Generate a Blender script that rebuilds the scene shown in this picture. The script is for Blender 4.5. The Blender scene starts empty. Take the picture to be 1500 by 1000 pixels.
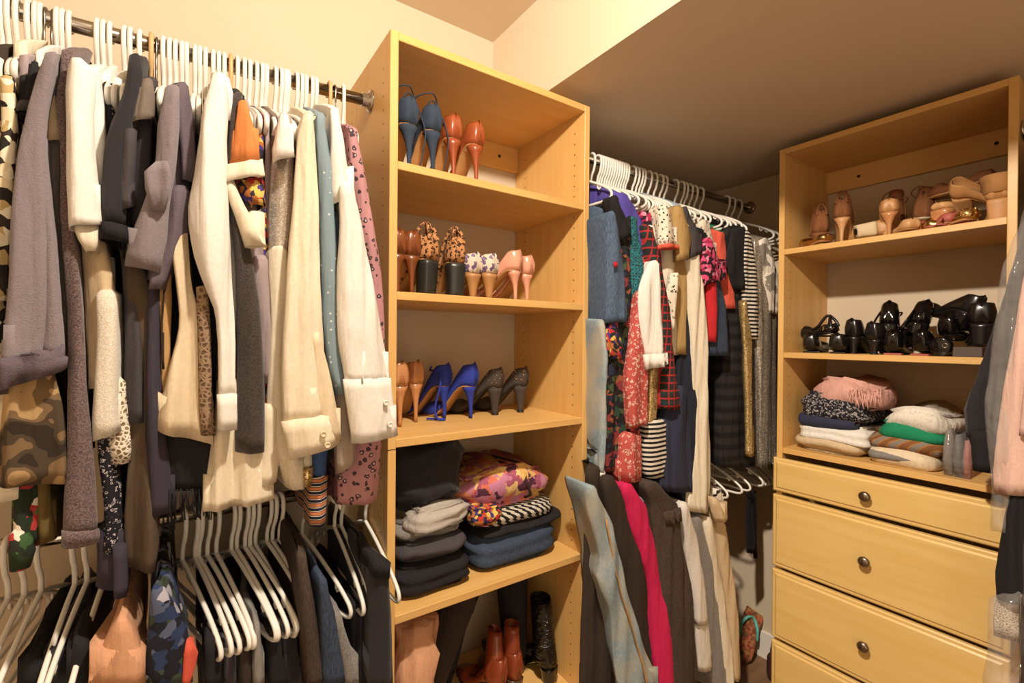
import bpy, bmesh, math, random
from mathutils import Vector, Matrix, Euler, noise
random.seed(7)
PI = math.pi
scene = bpy.context.scene
COL = scene.collection

# ------------------------------------------------------------------ camera
FPX, YAW, PIT, ROL = 690.4, .6035, -.004, .0078
CAM = Vector((0, 0, 1.42))
Fw = Vector((math.sin(YAW)*math.cos(PIT), math.cos(YAW)*math.cos(PIT), math.sin(PIT)))
R0 = Vector((math.cos(YAW), -math.sin(YAW), 0))
U0 = R0.cross(Fw)
Rt = R0*math.cos(ROL) + U0*math.sin(ROL)
Up = -R0*math.sin(ROL) + U0*math.cos(ROL)
cd = bpy.data.cameras.new('camera'); cam = bpy.data.objects.new('camera', cd); COL.objects.link(cam)
cam.matrix_world = Matrix(((Rt.x, Up.x, -Fw.x, CAM.x), (Rt.y, Up.y, -Fw.y, CAM.y), (Rt.z, Up.z, -Fw.z, CAM.z), (0, 0, 0, 1)))
cd.sensor_width = 36; cd.lens = FPX/1500*36; cd.clip_start = .02
scene.camera = cam
def ray(u, v): return Fw + Rt*((u-750)/FPX) + Up*((500-v)/FPX)
def onX(u, v, X): d = ray(u, v); return CAM + d*(X/d.x)
def onY(u, v, Y): d = ray(u, v); return CAM + d*(Y/d.y)
def onZ(u, v, Z): d = ray(u, v); return CAM + d*((Z-CAM.z)/d.z)

# ------------------------------------------------------------------ light
w = bpy.data.worlds.new('world'); scene.world = w; w.use_nodes = True
w.node_tree.nodes['Background'].inputs[0].default_value = (1, .82, .62, 1)
w.node_tree.nodes['Background'].inputs[1].default_value = .75
LAMP = Vector((.315, .38, 2.31))
ld = bpy.data.lights.new('bulb_light', 'POINT'); lo = bpy.data.objects.new('bulb_light', ld); COL.objects.link(lo)
lo.location = LAMP; ld.energy = 21.5; ld.color = (1, .885, .75); ld.shadow_soft_size = .03
ld.use_nodes = True; _e = ld.node_tree.nodes['Emission']; _f = ld.node_tree.nodes.new('ShaderNodeLightFalloff'); _f.inputs[0].default_value = 1; _m = ld.node_tree.nodes.new('ShaderNodeMath'); _m.operation = 'MULTIPLY_ADD'; _m.inputs[1].default_value = .3; _k = ld.node_tree.nodes.new('ShaderNodeMath'); _k.operation = 'MULTIPLY'; _k.inputs[1].default_value = .7
ld.node_tree.links.new(_f.outputs['Linear'], _k.inputs[0]); ld.node_tree.links.new(_f.outputs['Constant'], _m.inputs[0]); ld.node_tree.links.new(_k.outputs[0], _m.inputs[2]); ld.node_tree.links.new(_m.outputs[0], _e.inputs['Strength'])
vs = scene.view_settings
vs.view_transform = 'Standard'; vs.look = 'None'; vs.gamma = 1; vs.use_curve_mapping = False; vs.exposure = 1.58

# ------------------------------------------------------------------ materials
def lin(c): return tuple((x/12.92 if x <= .04045 else ((x+.055)/1.055)**2.4) for x in c)
def rgb(h):
    h = h.lstrip('#'); return tuple(x*.78 for x in lin(tuple(int(h[i:i+2], 16)/255 for i in (0, 2, 4))))
class NT:
    def __init__(s, name):
        s.m = bpy.data.materials.new(name); s.m.use_nodes = True; s.t = s.m.node_tree; s.b = s.t.nodes['Principled BSDF']
        s.co = s.t.nodes.new('ShaderNodeTexCoord').outputs['Object']
    def n(s, typ, ins=None, **at):
        o = s.t.nodes.new('ShaderNode'+typ)
        for k, v in at.items(): setattr(o, k, v)
        for k, v in (ins or {}).items():
            if hasattr(v, 'links') or hasattr(v, 'is_output'): s.t.links.new(v, o.inputs[k])
            else: o.inputs[k].default_value = v
        return o
    def noise(s, sc, det=3, co=None, rough=.5): return s.n('TexNoise', {'Vector': co or s.co, 'Scale': sc, 'Detail': det, 'Roughness': rough}).outputs['Fac']
    def vor(s, sc, out='Distance', co=None, feat='F1', rnd=1.): return s.n('TexVoronoi', {'Vector': co or s.co, 'Scale': sc, 'Randomness': rnd}, feature=feat).outputs[out]
    def math(s, op, a, b=0.): return s.n('Math', {0: a, 1: b}, operation=op).outputs[0]
    def mix(s, f, a, b, bt='MIX'):
        o = s.n('Mix', {}, data_type='RGBA', blend_type=bt)
        for k, v in ((0, f), (6, a), (7, b)):
            if hasattr(v, 'is_output'): s.t.links.new(v, o.inputs[k])
            else: o.inputs[k].default_value = v if k == 0 else (*v, 1)[:4]
        return o.outputs[2]
    def ramp(s, f, stops, const=False):
        o = s.n('ValToRGB', {'Fac': f}); r = o.color_ramp
        if const: r.interpolation = 'CONSTANT'
        while len(r.elements) < len(stops): r.elements.new(.5)
        for e, (p, c) in zip(r.elements, stops): e.position = p; e.color = (*c, 1)
        return o.outputs['Color']
    def warp(s, sc, amt):
        nz = s.n('TexNoise', {'Vector': s.co, 'Scale': sc}).outputs['Color']
        a = s.n('VectorMath', {0: nz, 1: (.5, .5, .5)}, operation='SUBTRACT').outputs[0]
        a = s.n('VectorMath', {0: a, 'Scale': amt}, operation='SCALE').outputs[0]
        return s.n('VectorMath', {0: s.co, 1: a}, operation='ADD').outputs[0]
    def mapping(s, sc=(1, 1, 1), rot=(0, 0, 0)): return s.n('Mapping', {'Vector': s.co, 'Scale': sc, 'Rotation': rot}).outputs[0]
    def wave(s, sc, dirn='Z', dist=0., co=None):
        return s.n('TexWave', {'Vector': co or s.co, 'Scale': sc, 'Distortion': dist}, wave_type='BANDS', bands_direction=dirn).outputs['Fac']
    def col(s, c):
        if hasattr(c, 'is_output'): s.t.links.new(c, s.b.inputs['Base Color'])
        else: s.b.inputs['Base Color'].default_value = (*c, 1)
    def bump(s, h, st=.3, d=.002):
        o = s.n('Bump', {'Height': h, 'Strength': st, 'Distance': d}); s.t.links.new(o.outputs[0], s.b.inputs['Normal'])
    def wrinkle(s): s.bump(s.noise(1, 2, s.mapping((48, 48, 7)), .55), .55, .012)
    def fin(s, rough=.9, metal=0., spec=.3, sheen=0.):
        s.b.inputs['Roughness'].default_value = rough; s.b.inputs['Metallic'].default_value = metal
        s.b.inputs['Specular IOR Level'].default_value = spec
        if sheen: s.b.inputs['Sheen Weight'].default_value = sheen
        return s.m
MATS = {}
def fab(name, c, rough=.9, var=.07, sc=160, weave=900, sheen=.0, bst=.25, wr=.55):
    t = NT(name); c = rgb(c) if isinstance(c, str) else c
    d = tuple(x*(1-var) for x in c); h = tuple(min(1, x*(1+var*.6)) for x in c)
    t.col(t.ramp(t.noise(sc, 4), [(.3, d), (.7, h)])); wv = t.noise(weave, 2); wk = t.noise(1, 2, t.mapping((48, 48, 7)), .55)
    t.bump(t.math('ADD', t.math('MULTIPLY', wv, .1*bst*4), wk), wr, .012)
    MATS[name] = t.fin(rough, sheen=sheen); return MATS[name]
def heather(name, c1, c2, sc=420):
    t = NT(name); t.col(t.ramp(t.noise(sc, 3, rough=.7), [(.38, rgb(c1)), (.62, rgb(c2))])); t.bump(t.noise(sc*1.5, 2), .5, .002)
    MATS[name] = t.fin(.95, sheen=.2)
def cells(name, cols, sc=60, warp=.02, wsc=40, dark=None, rough=.85, ln=.0):
    t = NT(name); co = t.warp(wsc, warp)
    v = t.n('TexVoronoi', {'Vector': co, 'Scale': sc}, feature='F1')
    r = t.n('SeparateColor', {0: v.outputs['Color']}).outputs[0]
    n = len(cols); c = t.ramp(r, [(i/n, rgb(x)) for i, x in enumerate(cols)], True)
    if dark:
        m = t.ramp(v.outputs['Distance'], [(0, (1, 1, 1)), (.42+ln, (0, 0, 0))], True); c = t.mix(m, rgb(dark), c)
    t.col(c); t.wrinkle(); MATS[name] = t.fin(rough)
def rings(name, base, ring, core, sc=60, warp=.012, r0=.18, r1=.36, rough=.85):
    t = NT(name); d = t.vor(sc, 'Distance', t.warp(sc*1.3, warp))
    t.col(t.ramp(d, [(0, rgb(core)), (r0, rgb(ring)), (r1, rgb(base))], True)); t.wrinkle(); MATS[name] = t.fin(rough)
def dots(name, base, dot, sc=60, r=.2, rnd=.4, rough=.85):
    t = NT(name); d = t.vor(sc, 'Distance', rnd=rnd); t.col(t.ramp(d, [(0, rgb(dot)), (r, rgb(base))], True)); t.wrinkle(); MATS[name] = t.fin(rough)
def camo(name, cols, sc=14, rough=.9):
    t = NT(name); f = t.noise(sc, 1.2); n = len(cols)
    t.col(t.ramp(f, [(0 if i == 0 else .36+.28*i/n, rgb(c)) for i, c in enumerate(cols)], True)); t.wrinkle(); MATS[name] = t.fin(rough)
def stripe(name, cols, sc, dirn='Z', dist=0., rough=.88):
    t = NT(name); f = t.wave(sc, dirn, dist); n = len(cols)
    t.col(t.ramp(f, [(i/n, rgb(c)) for i, c in enumerate(cols)], True)); t.wrinkle(); MATS[name] = t.fin(rough)
def plaid(name, base, c1, c2, sc=8):
    t = NT(name); a = t.ramp(t.wave(sc, 'Z'), [(0, (0, 0, 0)), (.9, (1, 1, 1))], True); b = t.ramp(t.wave(sc*1.4, 'X'), [(0, (0, 0, 0)), (.9, (1, 1, 1))], True)
    b2 = t.ramp(t.wave(sc*.7, 'Z'), [(0, (0, 0, 0)), (.7, (1, 1, 1))], True)
    c = t.mix(b2, rgb(base), rgb(c2)); c = t.mix(a, c, rgb(c1)); c = t.mix(b, c, rgb(c1)); t.col(c); t.wrinkle(); MATS[name] = t.fin(.9)
def sequin(name, c1, c2, c3, sc=380):
    t = NT(name); v = t.n('TexVoronoi', {'Vector': t.co, 'Scale': sc, 'Randomness': .3}); r = t.n('SeparateColor', {0: v.outputs['Color']}).outputs
    t.col(t.ramp(r[0], [(0, rgb(c1)), (.4, rgb(c2)), (.75, rgb(c3))])); t.bump(r[1], .9, .004); MATS[name] = t.fin(.28, .55, .6)
def lace(name, base, hole, sc=150):
    t = NT(name); d = t.vor(sc, 'Distance', feat='DISTANCE_TO_EDGE'); t.col(t.ramp(d, [(0, rgb(base)), (.16, rgb(hole))], True)); t.bump(t.math('MULTIPLY', d, -1.), .8, .004); MATS[name] = t.fin(.95)
def denim(name, c1, c2, fade=None):
    t = NT(name); co = t.mapping((500, 500, 90)); a = t.ramp(t.noise(1, 3, co), [(.3, rgb(c1)), (.7, rgb(c2))])
    if fade: a = t.mix(t.ramp(t.noise(7, 2), [(.4, (0, 0, 0)), (.72, (1, 1, 1))]), a, rgb(fade))
    t.col(a); t.bump(t.noise(700, 2), .4, .0015); MATS[name] = t.fin(.92)
def wood(name, c1, c2, scl=(1, 1, 1), rough=.42):
    t = NT(name); co = t.mapping(scl); n1 = t.noise(1, 5, co, .6)
    t.col(t.ramp(n1, [(.25, c1), (.75, c2)])); t.bump(n1, .04, .001); MATS[name] = t.fin(rough, spec=.35)
def plain(name, c, rough, metal=0., spec=.5, nz=0.):
    t = NT(name); c = rgb(c) if isinstance(c, str) else c
    if nz: t.col(t.ramp(t.noise(30, 3), [(.3, tuple(x*(1-nz) for x in c)), (.7, tuple(min(1, x*(1+nz)) for x in c))]))
    else: t.col(c)
    MATS[name] = t.fin(rough, metal, spec)

W1, W2 = rgb('E0AC60'), rgb('EDC07A')
wood('wood_v', W1, W2, (38, 38, 3)); wood('wood_x', W1, W2, (3, 38, 38)); wood('wood_y', W1, W2, (38, 3, 38))
D1, D2 = rgb('E6BC6C'), rgb('F2CE86')
wood('wood_drawer', D1, D2, (30, 2.4, 34), .36)
plain('hole', '1E1208', .9); plain('chrome', 'C9C2B8', .16, 1.); plain('knob_metal', '9E8F7C', .3, 1.); plain('hanger_white', 'F4EEE2', .38); plain('hanger_tan', 'D9B078', .5); plain('wire', '8C8478', .3, .9); plain('wood_hanger', '9C6B3C', .45)
def paint(name, c, b=.05):
    t = NT(name); c = rgb(c); t.col(t.ramp(t.noise(3, 4), [(.3, tuple(x*.96 for x in c)), (.7, c)])); t.bump(t.noise(220, 3), b, .001); MATS[name] = t.fin(.75, spec=.25)
paint('wall_paint', 'D6C3A8'); paint('ceiling_paint', 'E2CFB2'); paint('soffit_paint', 'E9D4B8'); paint('trim_paint', 'EFE6D8')
wood('floor_wood', rgb('6F5138'), rgb('8E6C4C'), (3, 30, 30), .5)

# ------------------------------------------------------------------ mesh helpers
def link(o, parent=None):
    COL.objects.link(o)
    if parent is not None: o.parent = parent
    return o
def mesh(name, verts, faces, mat, parent=None, smooth=True, loc=None):
    me = bpy.data.meshes.new(name); me.from_pydata([tuple(v) for v in verts], [], faces); me.update()
    if smooth: me.polygons.foreach_set('use_smooth', [True]*len(me.polygons))
    me.materials.append(MATS[mat] if isinstance(mat, str) else mat)
    o = bpy.data.objects.new(name, me); link(o, parent)
    if loc is not None: o.location = loc
    return o
def fixn(o):
    bm = bmesh.new(); bm.from_mesh(o.data); bmesh.ops.recalc_face_normals(bm, faces=bm.faces); bm.to_mesh(o.data); bm.free(); return o
def tag(o, label, cat, group=None):
    o['label'] = label; o['category'] = cat
    if group: o['group'] = group
    return o
def empty(name, loc, label=None, cat=None, group=None, rot=None):
    o = bpy.data.objects.new(name, None); link(o); o.location = loc; o.empty_display_size = .03
    if rot: o.rotation_euler = rot
    if label: tag(o, label, cat, group)
    return o
class B:
    """collects geometry for one mesh"""
    def __init__(s): s.v = []; s.f = []
    def box(s, a, b):
        i = len(s.v); x0, y0, z0 = a; x1, y1, z1 = b
        s.v += [(x0, y0, z0), (x1, y0, z0), (x1, y1, z0), (x0, y1, z0), (x0, y0, z1), (x1, y0, z1), (x1, y1, z1), (x0, y1, z1)]
        s.f += [tuple(i+k for k in q) for q in ((0, 3, 2, 1), (4, 5, 6, 7), (0, 1, 5, 4), (1, 2, 6, 5), (2, 3, 7, 6), (3, 0, 4, 7))]
        return s
    def loft(s, rings, closed=True, cap0=True, cap1=True):
        i = len(s.v); n = len(rings[0])
        for r in rings: s.v += [tuple(p) for p in r]
        for a in range(len(rings)-1):
            for k in range(n if closed else n-1):
                k2 = (k+1) % n; s.f.append((i+a*n+k, i+a*n+k2, i+(a+1)*n+k2, i+(a+1)*n+k))
        for cap, a, rev in ((cap0, 0, True), (cap1, len(rings)-1, False)):
            if cap:
                c = len(s.v); q = rings[a]; s.v.append(tuple(sum((Vector(p) for p in q), Vector())/n))
                for k in range(n if closed else n-1):
                    t = (c, i+a*n+k, i+a*n+(k+1) % n); s.f.append(t[::-1] if rev else t)
        return s
    def tube(s, pts, r, n=6, cap=True):
        pts = [Vector(p) for p in pts]; rings = []; up = None
        for k, p in enumerate(pts):
            d = (pts[min(k+1, len(pts)-1)] - pts[max(k-1, 0)]).normalized()
            if up is None: up = d.orthogonal().normalized()
            up = (up - d*up.dot(d)).normalized(); sd = d.cross(up); rr = r[k] if isinstance(r, (list, tuple)) else r
            rings.append([p + (up*math.cos(2*PI*j/n) + sd*math.sin(2*PI*j/n))*rr for j in range(n)])
        return s.loft(rings, True, cap, cap)
    def disc(s, c, nrm, r, n=8):
        c = Vector(c); nrm = Vector(nrm).normalized(); a = nrm.orthogonal().normalized(); b = nrm.cross(a); i = len(s.v)
        s.v += [tuple(c+(a*math.cos(2*PI*k/n)+b*math.sin(2*PI*k/n))*r) for k in range(n)]; s.f.append(tuple(range(i, i+n))); return s
    def lathe(s, c, axis, prof, n=20):
        c = Vector(c); ax = Vector(axis).normalized(); a = ax.orthogonal().normalized(); b = ax.cross(a)
        return s.loft([[c+ax*h+(a*math.cos(2*PI*k/n)+b*math.sin(2*PI*k/n))*max(r, 1e-4) for k in range(n)] for r, h in prof])
    def build(s, name, mat, parent=None, smooth=True, loc=None): return fixn(mesh(name, s.v, s.f, mat, parent, smooth, loc))
def bez(pts, n=8):
    """catmull-rom through points"""
    P = [Vector(p) for p in pts]; P = [P[0]*2-P[1]] + P + [P[-1]*2-P[-2]]; out = []
    for i in range(1, len(P)-2):
        for k in range(n):
            t = k/n; a, b, c, d = P[i-1:i+3]
            out.append(.5*((2*b)+(c-a)*t+(2*a-5*b+4*c-d)*t*t+(3*b-a-3*c+d)*t**3))
    return out+[P[-2]]
def bevel(o, w=.002, seg=2):
    m = o.modifiers.new('bevel', 'BEVEL'); m.width = w; m.segments = seg; m.limit_method = 'ANGLE'; return o
def struct(name, b, mat, smooth=False, parent=None):
    o = b.build(name, mat, parent, smooth)
    if parent is None: o['kind'] = 'structure'
    return o

# ------------------------------------------------------------------ room
XL, XR, YF, YB, ZC, ZS, XS = -1.0, 2.15, -1.0, 1.405, 2.46, 2.158, .878
struct('floor', B().box((XL-.1, YF-.1, -.05), (XR+.1, YB+.1, 0)), 'floor_wood')
struct('wall_back', B().box((XL-.1, YB, 0), (XR+.1, YB+.1, ZC+.1)), 'wall_paint')
struct('wall_right', B().box((XR, YF-.1, 0), (XR+.1, YB, ZC+.1)), 'wall_paint')
struct('wall_left', B().box((XL-.1, YF-.1, 0), (XL, YB, ZC+.1)), 'wall_paint')
struct('wall_front', B().box((XL, YF-.1, 0), (-.45, YF, ZC+.1)).box((.45, YF-.1, 0), (XR, YF, ZC+.1)).box((-.45, YF-.1, 2.05), (.45, YF, ZC+.1)), 'wall_paint')
struct('ceiling', B().box((XL, YF, ZC), (XS, YB, ZC+.1)), 'ceiling_paint')
struct('ceiling_soffit', B().box((XS, YF, ZS), (XR, YB, ZC+.1)), 'soffit_paint')
struct('baseboard_right', B().box((XR-.014, .88, 0), (XR, YB, .115)), 'trim_paint')
struct('baseboard_back', B().box((1.0, YB-.014, 0), (XR-.014, YB, .115)), 'trim_paint')
# ceiling lamp: porcelain holder with bare bulb on the high ceiling
lm = empty('ceiling_lamp', (LAMP.x, LAMP.y, ZC), 'round white ceiling lamp holder on the high ceiling', 'lamp')
B().lathe((0, 0, -.001), (0, 0, -1), [(.06, 0), (.06, .012), (.045, .03), (.026, .045), (.02, .08), (.018, .10)]).build('holder', 'trim_paint', lm)

# ------------------------------------------------------------------ towers
T = .0195
def tower(name, label, x0, x1, y0, y1, axis, shelves, zt, extra=None):
    """axis 'y': opening faces -y; axis 'x': opening faces -x"""
    t = empty(name, ((x0+x1)/2, (y0+y1)/2, 0), label, 'shelf unit'); L = t.location
    def box(nm, a, b, m):
        o = B().box(tuple(Vector(a)-L), tuple(Vector(b)-L)).build(nm, m, t, False); bevel(o, .0012, 1); return o
    sides = []
    if axis == 'y':
        for xs in (x0, x1-T):
            sides.append(box('side_panel', (xs, y0, 0), (xs+T, y1, zt), 'wood_v'))
        box('top_panel', (x0+T, y0, zt-T), (x1-T, y1, zt), 'wood_x')
        for z in shelves: box('shelf', (x0+T, y0+.0015, z-T), (x1-T, y1-.008, z), 'wood_x')
        r = box('nail_rail', (x0+T, y1-.016, zt-T-.085), (x1-T, y1, zt-T), 'wood_x')
        for xx in (x0+.1, x1-.1): B().disc((xx-L.x, y1-.0166-L.y, zt-.062), (0, -1, 0), .006, 10).build('cam_hole', 'hole', r)
        for xs, s in ((x0+T+.0004, 1), (x0-.0004, -1), (x1-T-.0004, -1), (x1+.0004, 1)):
            b = B()
            for yy in (y0+.045, y1-.06):
                z = .1
                while z < zt-.04: b.disc((xs-L.x, yy-L.y, z), (s, 0, 0), .0024, 6); z += .032 if True else 0
            o = b.build('peg_holes', 'hole', sides[0] if xs < (x0+x1)/2 else sides[1], False); o['kind'] = 'stuff'
        if True:
            b = B().box((x0-.0005-L.x, y0-.0005-L.y, 1.165), (x0+T+.0005-L.x, y0+.002-L.y, 1.1665)); b.build('panel_seam', 'hole', sides[0], False)
    else:
        for ys in (y0, y1-T):
            sides.append(box('side_panel', (x0, ys, 0), (x1, ys+T, zt), 'wood_v'))
        box('top_panel', (x0, y0+T, zt-T), (x1, y1-T, zt), 'wood_y')
        for z in shelves: box('shelf', (x0+.0015, y0+T, z-T), (x1-.008, y1-T, z), 'wood_y')
        r = box('nail_rail', (x1-.016, y0+T, zt-T-.085), (x1, y1-T, zt-T), 'wood_y')
        for yy in (y0+.1, y1-.13): B().disc((x1-.0166-L.x, yy-L.y, zt-.062), (-1, 0, 0), .006, 10).build('cam_hole', 'hole', r)
        for ys, s in ((y1-T-.0004, -1), (y0+T+.0004, 1)):
            b = B()
            for xx in (x0+.045, x1-.06):
                z = 1.1
                while z < zt-.04: b.disc((xx-L.x, ys-L.y, z), (0, s, 0), .0022, 6); z += .032
            o = b.build('peg_holes', 'hole', sides[1] if ys > (y0+y1)/2 else sides[0], False); o['kind'] = 'stuff'
    return t
ZT = 2.1233
S1, S2, S3, S4, S5 = 1.8287, 1.5289, 1.1883, .7789, .36
Q1, Q2, Q3 = 1.7567, 1.3807, 1.0336
TX0, TX1, TY0 = .3771, .9971, 1.0417
UX, UY0, UY1 = 1.7902, .2675, .8737
tower('shelf_tower', 'tall maple shelf tower with heels between two rods of hanging clothes', TX0, TX1, TY0, YB-.001, 'y', (S1, S2, S3, S4, S5), ZT)
dr = tower('drawer_tower', 'tall maple shelf tower with drawers and round knobs below its shelves', UX, XR-.001, UY0, UY1, 'x', (Q1, Q2, Q3), ZT)
L = dr.location
def drawer(z0, z1):
    ya, yb, xf = UY0+.001, UY1+.003, UX-.020
    # slab front with a bevelled raised field
    def rect(x, m): return [(x-L.x, ya+m-L.y, z0+m), (x-L.x, yb-m-L.y, z0+m), (x-L.x, yb-m-L.y, z1-m), (x-L.x, ya+m-L.y, z1-m)]
    b = B().loft([rect(UX-.0008, 0), rect(xf+.004, 0), rect(xf+.001, .004), rect(xf+.001, .012), rect(xf-.003, .017), rect(xf-.003, .02)], True, True, True)
    o = b.build('drawer', 'wood_drawer', dr, False)
    k = B().lathe((xf-.003-L.x, (ya+yb)/2+.012-L.y, (z0+z1)/2), (-1, 0, 0), [(.006, 0), (.006, .012), (.013, .015), (.0165, .019), (.016, .024), (.011, .028), (.0, .0295)])
    k.build('knob', 'knob_metal', o)['label'] = 'round brushed metal drawer knob'
drawer(.877, .997); drawer(.603, .862); drawer(.341, .590); drawer(.08, .328)

# ------------------------------------------------------------------ rods
def rod(name, label, a, b, fl, r=.0135):
    t = empty(name, a, label, 'closet rod'); A = Vector(a)
    B().tube([Vector(), Vector(b)-A], r, 16).build('bar', 'chrome', t)
    d = (Vector(b)-A).normalized()
    for p, s in fl:
        B().lathe(Vector(p)-A, d*s, [(.028, 0), (.028, .003), (.022, .006), (.017, .010), (.0165, .022), (.0136, .0225)], 24).build('flange', 'chrome', t)
RY = 1.18
rod('clothes_rod', 'high chrome rod crowded with white hangers of shirts and blouses', (XL+.001, RY, 1.965), (TX0-.001, RY, 2.014), [((TX0-.001, RY, 2.014), -1), ((XL+.001, RY, 1.965), 1)])
rod('clothes_rod', 'low chrome rod holding white trouser hangers beneath the shirts', (XL+.001, RY-.01, 1.05), (TX0-.001, RY-.01, 1.06), [((TX0-.001, RY-.01, 1.06), -1), ((XL+.001, RY-.01, 1.05), 1)])
rod('clothes_rod', 'high chrome rod of colourful printed tops running to the wall corner', (TX1+.001, RY, 2.04), (XR-.001, RY, 2.04), [((XR-.001, RY, 2.04), -1), ((TX1+.001, RY, 2.04), 1)])
rod('clothes_rod', 'low chrome rod of jeans and trousers below the printed tops', (TX1+.001, RY-.01, 1.05), (XR-.001, RY-.01, 1.05), [((XR-.001, RY-.01, 1.05), -1), ((TX1+.001, RY-.01, 1.05), 1)])
rod('clothes_rod', 'chrome rod running along the right wall past the drawer tower', (1.84, UY0-.001, 1.99), (1.84, YF+.001, 1.99), [((1.84, UY0-.001, 1.99), 1), ((1.84, YF+.001, 1.99), -1)])
def rodz(x): return 1.965+(x-XL)/(TX0-XL)*.049

# ------------------------------------------------------------------ hangers
HR = .0044
def hanger_meshes():
    hk = []; 
    for k in range(13):
        a = math.radians(-35+k*215/12*1.05); hk.append((0, .0195*math.cos(a), .0195*math.sin(a)+.0005))
    hk = hk[::-1] if hk[0][1] < hk[-1][1] else hk
    pts = [(0, -.0195*math.cos(0)*-1, 0)]
    hook = [Vector((0, math.cos(math.radians(a))*.0192, math.sin(math.radians(a))*.0192)) for a in range(-20, 181, 15)]
    hook += [Vector((0, -.0190, -.018)), Vector((0, -.013, -.040)), Vector((0, -.004, -.054)), Vector((0, 0, -.068)), Vector((0, 0, -.09))]
    b = B().tube(hook, HR, 7); hm = b.build('hook', 'hanger_white'); 
    H = .205
    fr = bez([(0, 0, -.088), (0, .06, -.108), (0, .14, -.142), (0, .19, -.170), (0, H, -.186), (0, H-.004, -.2), (0, H-.03, -.205), (0, .1, -.204), (0, 0, -.204)], 4)
    full = fr + [Vector((0, -p.y, p.z)) for p in fr[::-1][1:]]
    b = B().tube(full, HR, 7, False)
    for s in (-1, 1): b.tube([(0, s*.15, -.146), (0, s*.148, -.158), (0, s*.155, -.164), (0, s*.160, -.158)], .003, 6)
    fm = b.build('frame', 'hanger_white'); meshes = (hm.data, fm.data)
    for o in (hm, fm): bpy.data.objects.remove(o)
    return meshes
HM = hanger_meshes()
def hanger(x, y, z, label, group, yaw=0., tilt=0., mat=None):
    t = empty('clothes_hanger', (x, y, z), label, 'hanger', group, Euler((tilt, 0, yaw)))
    for nm, m in zip(('hook', 'frame'), HM):
        o = bpy.data.objects.new(nm, m); link(o, t)
        if mat: o.material_slots[0].link = 'OBJECT'; o.material_slots[0].material = MATS[mat]
    return t
rh = random.Random(3)
def zhang(rx, zrod): return zrod - .0005
HU = 'white plastic hanger on the high rod of shirts and blouses'
for p in (-22, -8, 4, 14, 26, 42, 53, 60, 84, 92, 102, 143, 152, 162, 183, 192, 206, 240, 249, 258, 267, 274, 286, 293, 301, 312, 320, 328, 347, 357, 365, 375, 383, 389, 403, 411, 417, 421, 434, 441, 447, 456, 462, 503):
    q = onY(p, 60, RY); hanger(q.x, RY, rodz(q.x)-.0005, HU, 'white hangers on the high rod of shirts', .05*math.sin(p*.02)-(.1 if p > 500 else 0)+rh.uniform(-.012, .012), rh.uniform(-.02, .02))
q = onY(222, 70, RY); hanger(q.x, RY, rodz(q.x), 'cream hanger with a wide neck on the rod of shirts', None, .03, 0, 'hanger_tan')
q = onY(338, 80, RY); hanger(q.x, RY, rodz(q.x), 'tan hanger on the shirt rod among white ones', None, -.03, 0, 'hanger_tan')
q = onY(482, 130, RY); hanger(q.x, RY, rodz(q.x), 'tan hanger near the end flange of the shirt rod', None, -.03, 0, 'hanger_tan')
for p, lb in ((68, 'thin dark chain hook over the shirt rod beside a second chain hook'), (79, 'thin dark chain hook beside the white tee hanger'), (230, 'dark chain hook on the shirt rod beside a cream hanger'), (490, 'dark wire hook near the end flange of the shirt rod')):
    q = onY(p, 40, RY); z = rodz(q.x); b = B()
    b.tube([Vector((0, math.cos(math.radians(a))*.0155, math.sin(math.radians(a))*.0155)) for a in range(-40, 181, 20)] + [Vector((0, -.0155+.0025*math.sin(k*1.7), -.012*k-.004)) for k in range(10)], .0022, 5)
    o = b.build('chain_hook', 'wire', None, True, (q.x, RY, z)); tag(o, lb, 'hook')
HP = 'white plastic hanger on the high rod of colourful printed tops'
for _x in (1.022, 1.06, 1.10): hanger(_x, RY, 2.0395, HP, 'white hangers on the rod of printed tops', 0)
for p in [866] + [875+3.4*k for k in range(13)] + [926, 931, 936, 940, 949, 957, 966, 972, 988, 997, 1002, 1009, 1016, 1025, 1063, 1071, 1081]:
    q = onY(p, 230+(p-866)*.29, RY); hanger(min(q.x, 2.1), RY, 2.0395, HP, 'white hangers on the rod of printed tops', .03*math.sin(p*.03)+rh.uniform(-.01, .01), rh.uniform(-.02, .02))
LRY = RY-.01
HT = 'white plastic hanger on the low rod above dark trousers'
for p in (-40, -15, 12, 36, 60, 110, 128, 155, 268, 286, 292, 304, 317, 339, 347, 359, 366, 375, 392, 400, 409, 443, 490, 500, 535):
    q = onY(p, 760, LRY); hanger(q.x, LRY, 1.0545+(q.x-TX0)*.007, HT, 'white hangers on the low trouser rod', (.04 if p > 480 else .27+rh.uniform(-.03, .03) if p > 255 else -.1+rh.uniform(-.03, .03)), rh.uniform(-.03, .03))
HJ = 'white plastic hanger crowded at the wall end of the low rod'
for p in (1046, 1050, 1054, 1060, 1066, 1070, 1074, 1078, 1081, 1084, 1087):
    q = onY(p, 620, LRY); hanger(min(q.x, 2.12), LRY, 1.0495, HJ, 'empty white hangers at the wall end of the low rod', rh.uniform(-.012, .012), rh.uniform(-.05, .05))
HK = 'white plastic hanger on the low rod of jeans and trousers'
for p in (800, 820, 840, 862, 885, 905, 925, 945, 965, 985, 1005, 1020):
    q = onY(p+10, 650, LRY)
    if q.x > 1.03: hanger(q.x, LRY, 1.0495, HK, 'white hangers on the low rod of jeans', rh.uniform(-.05, .05))

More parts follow.
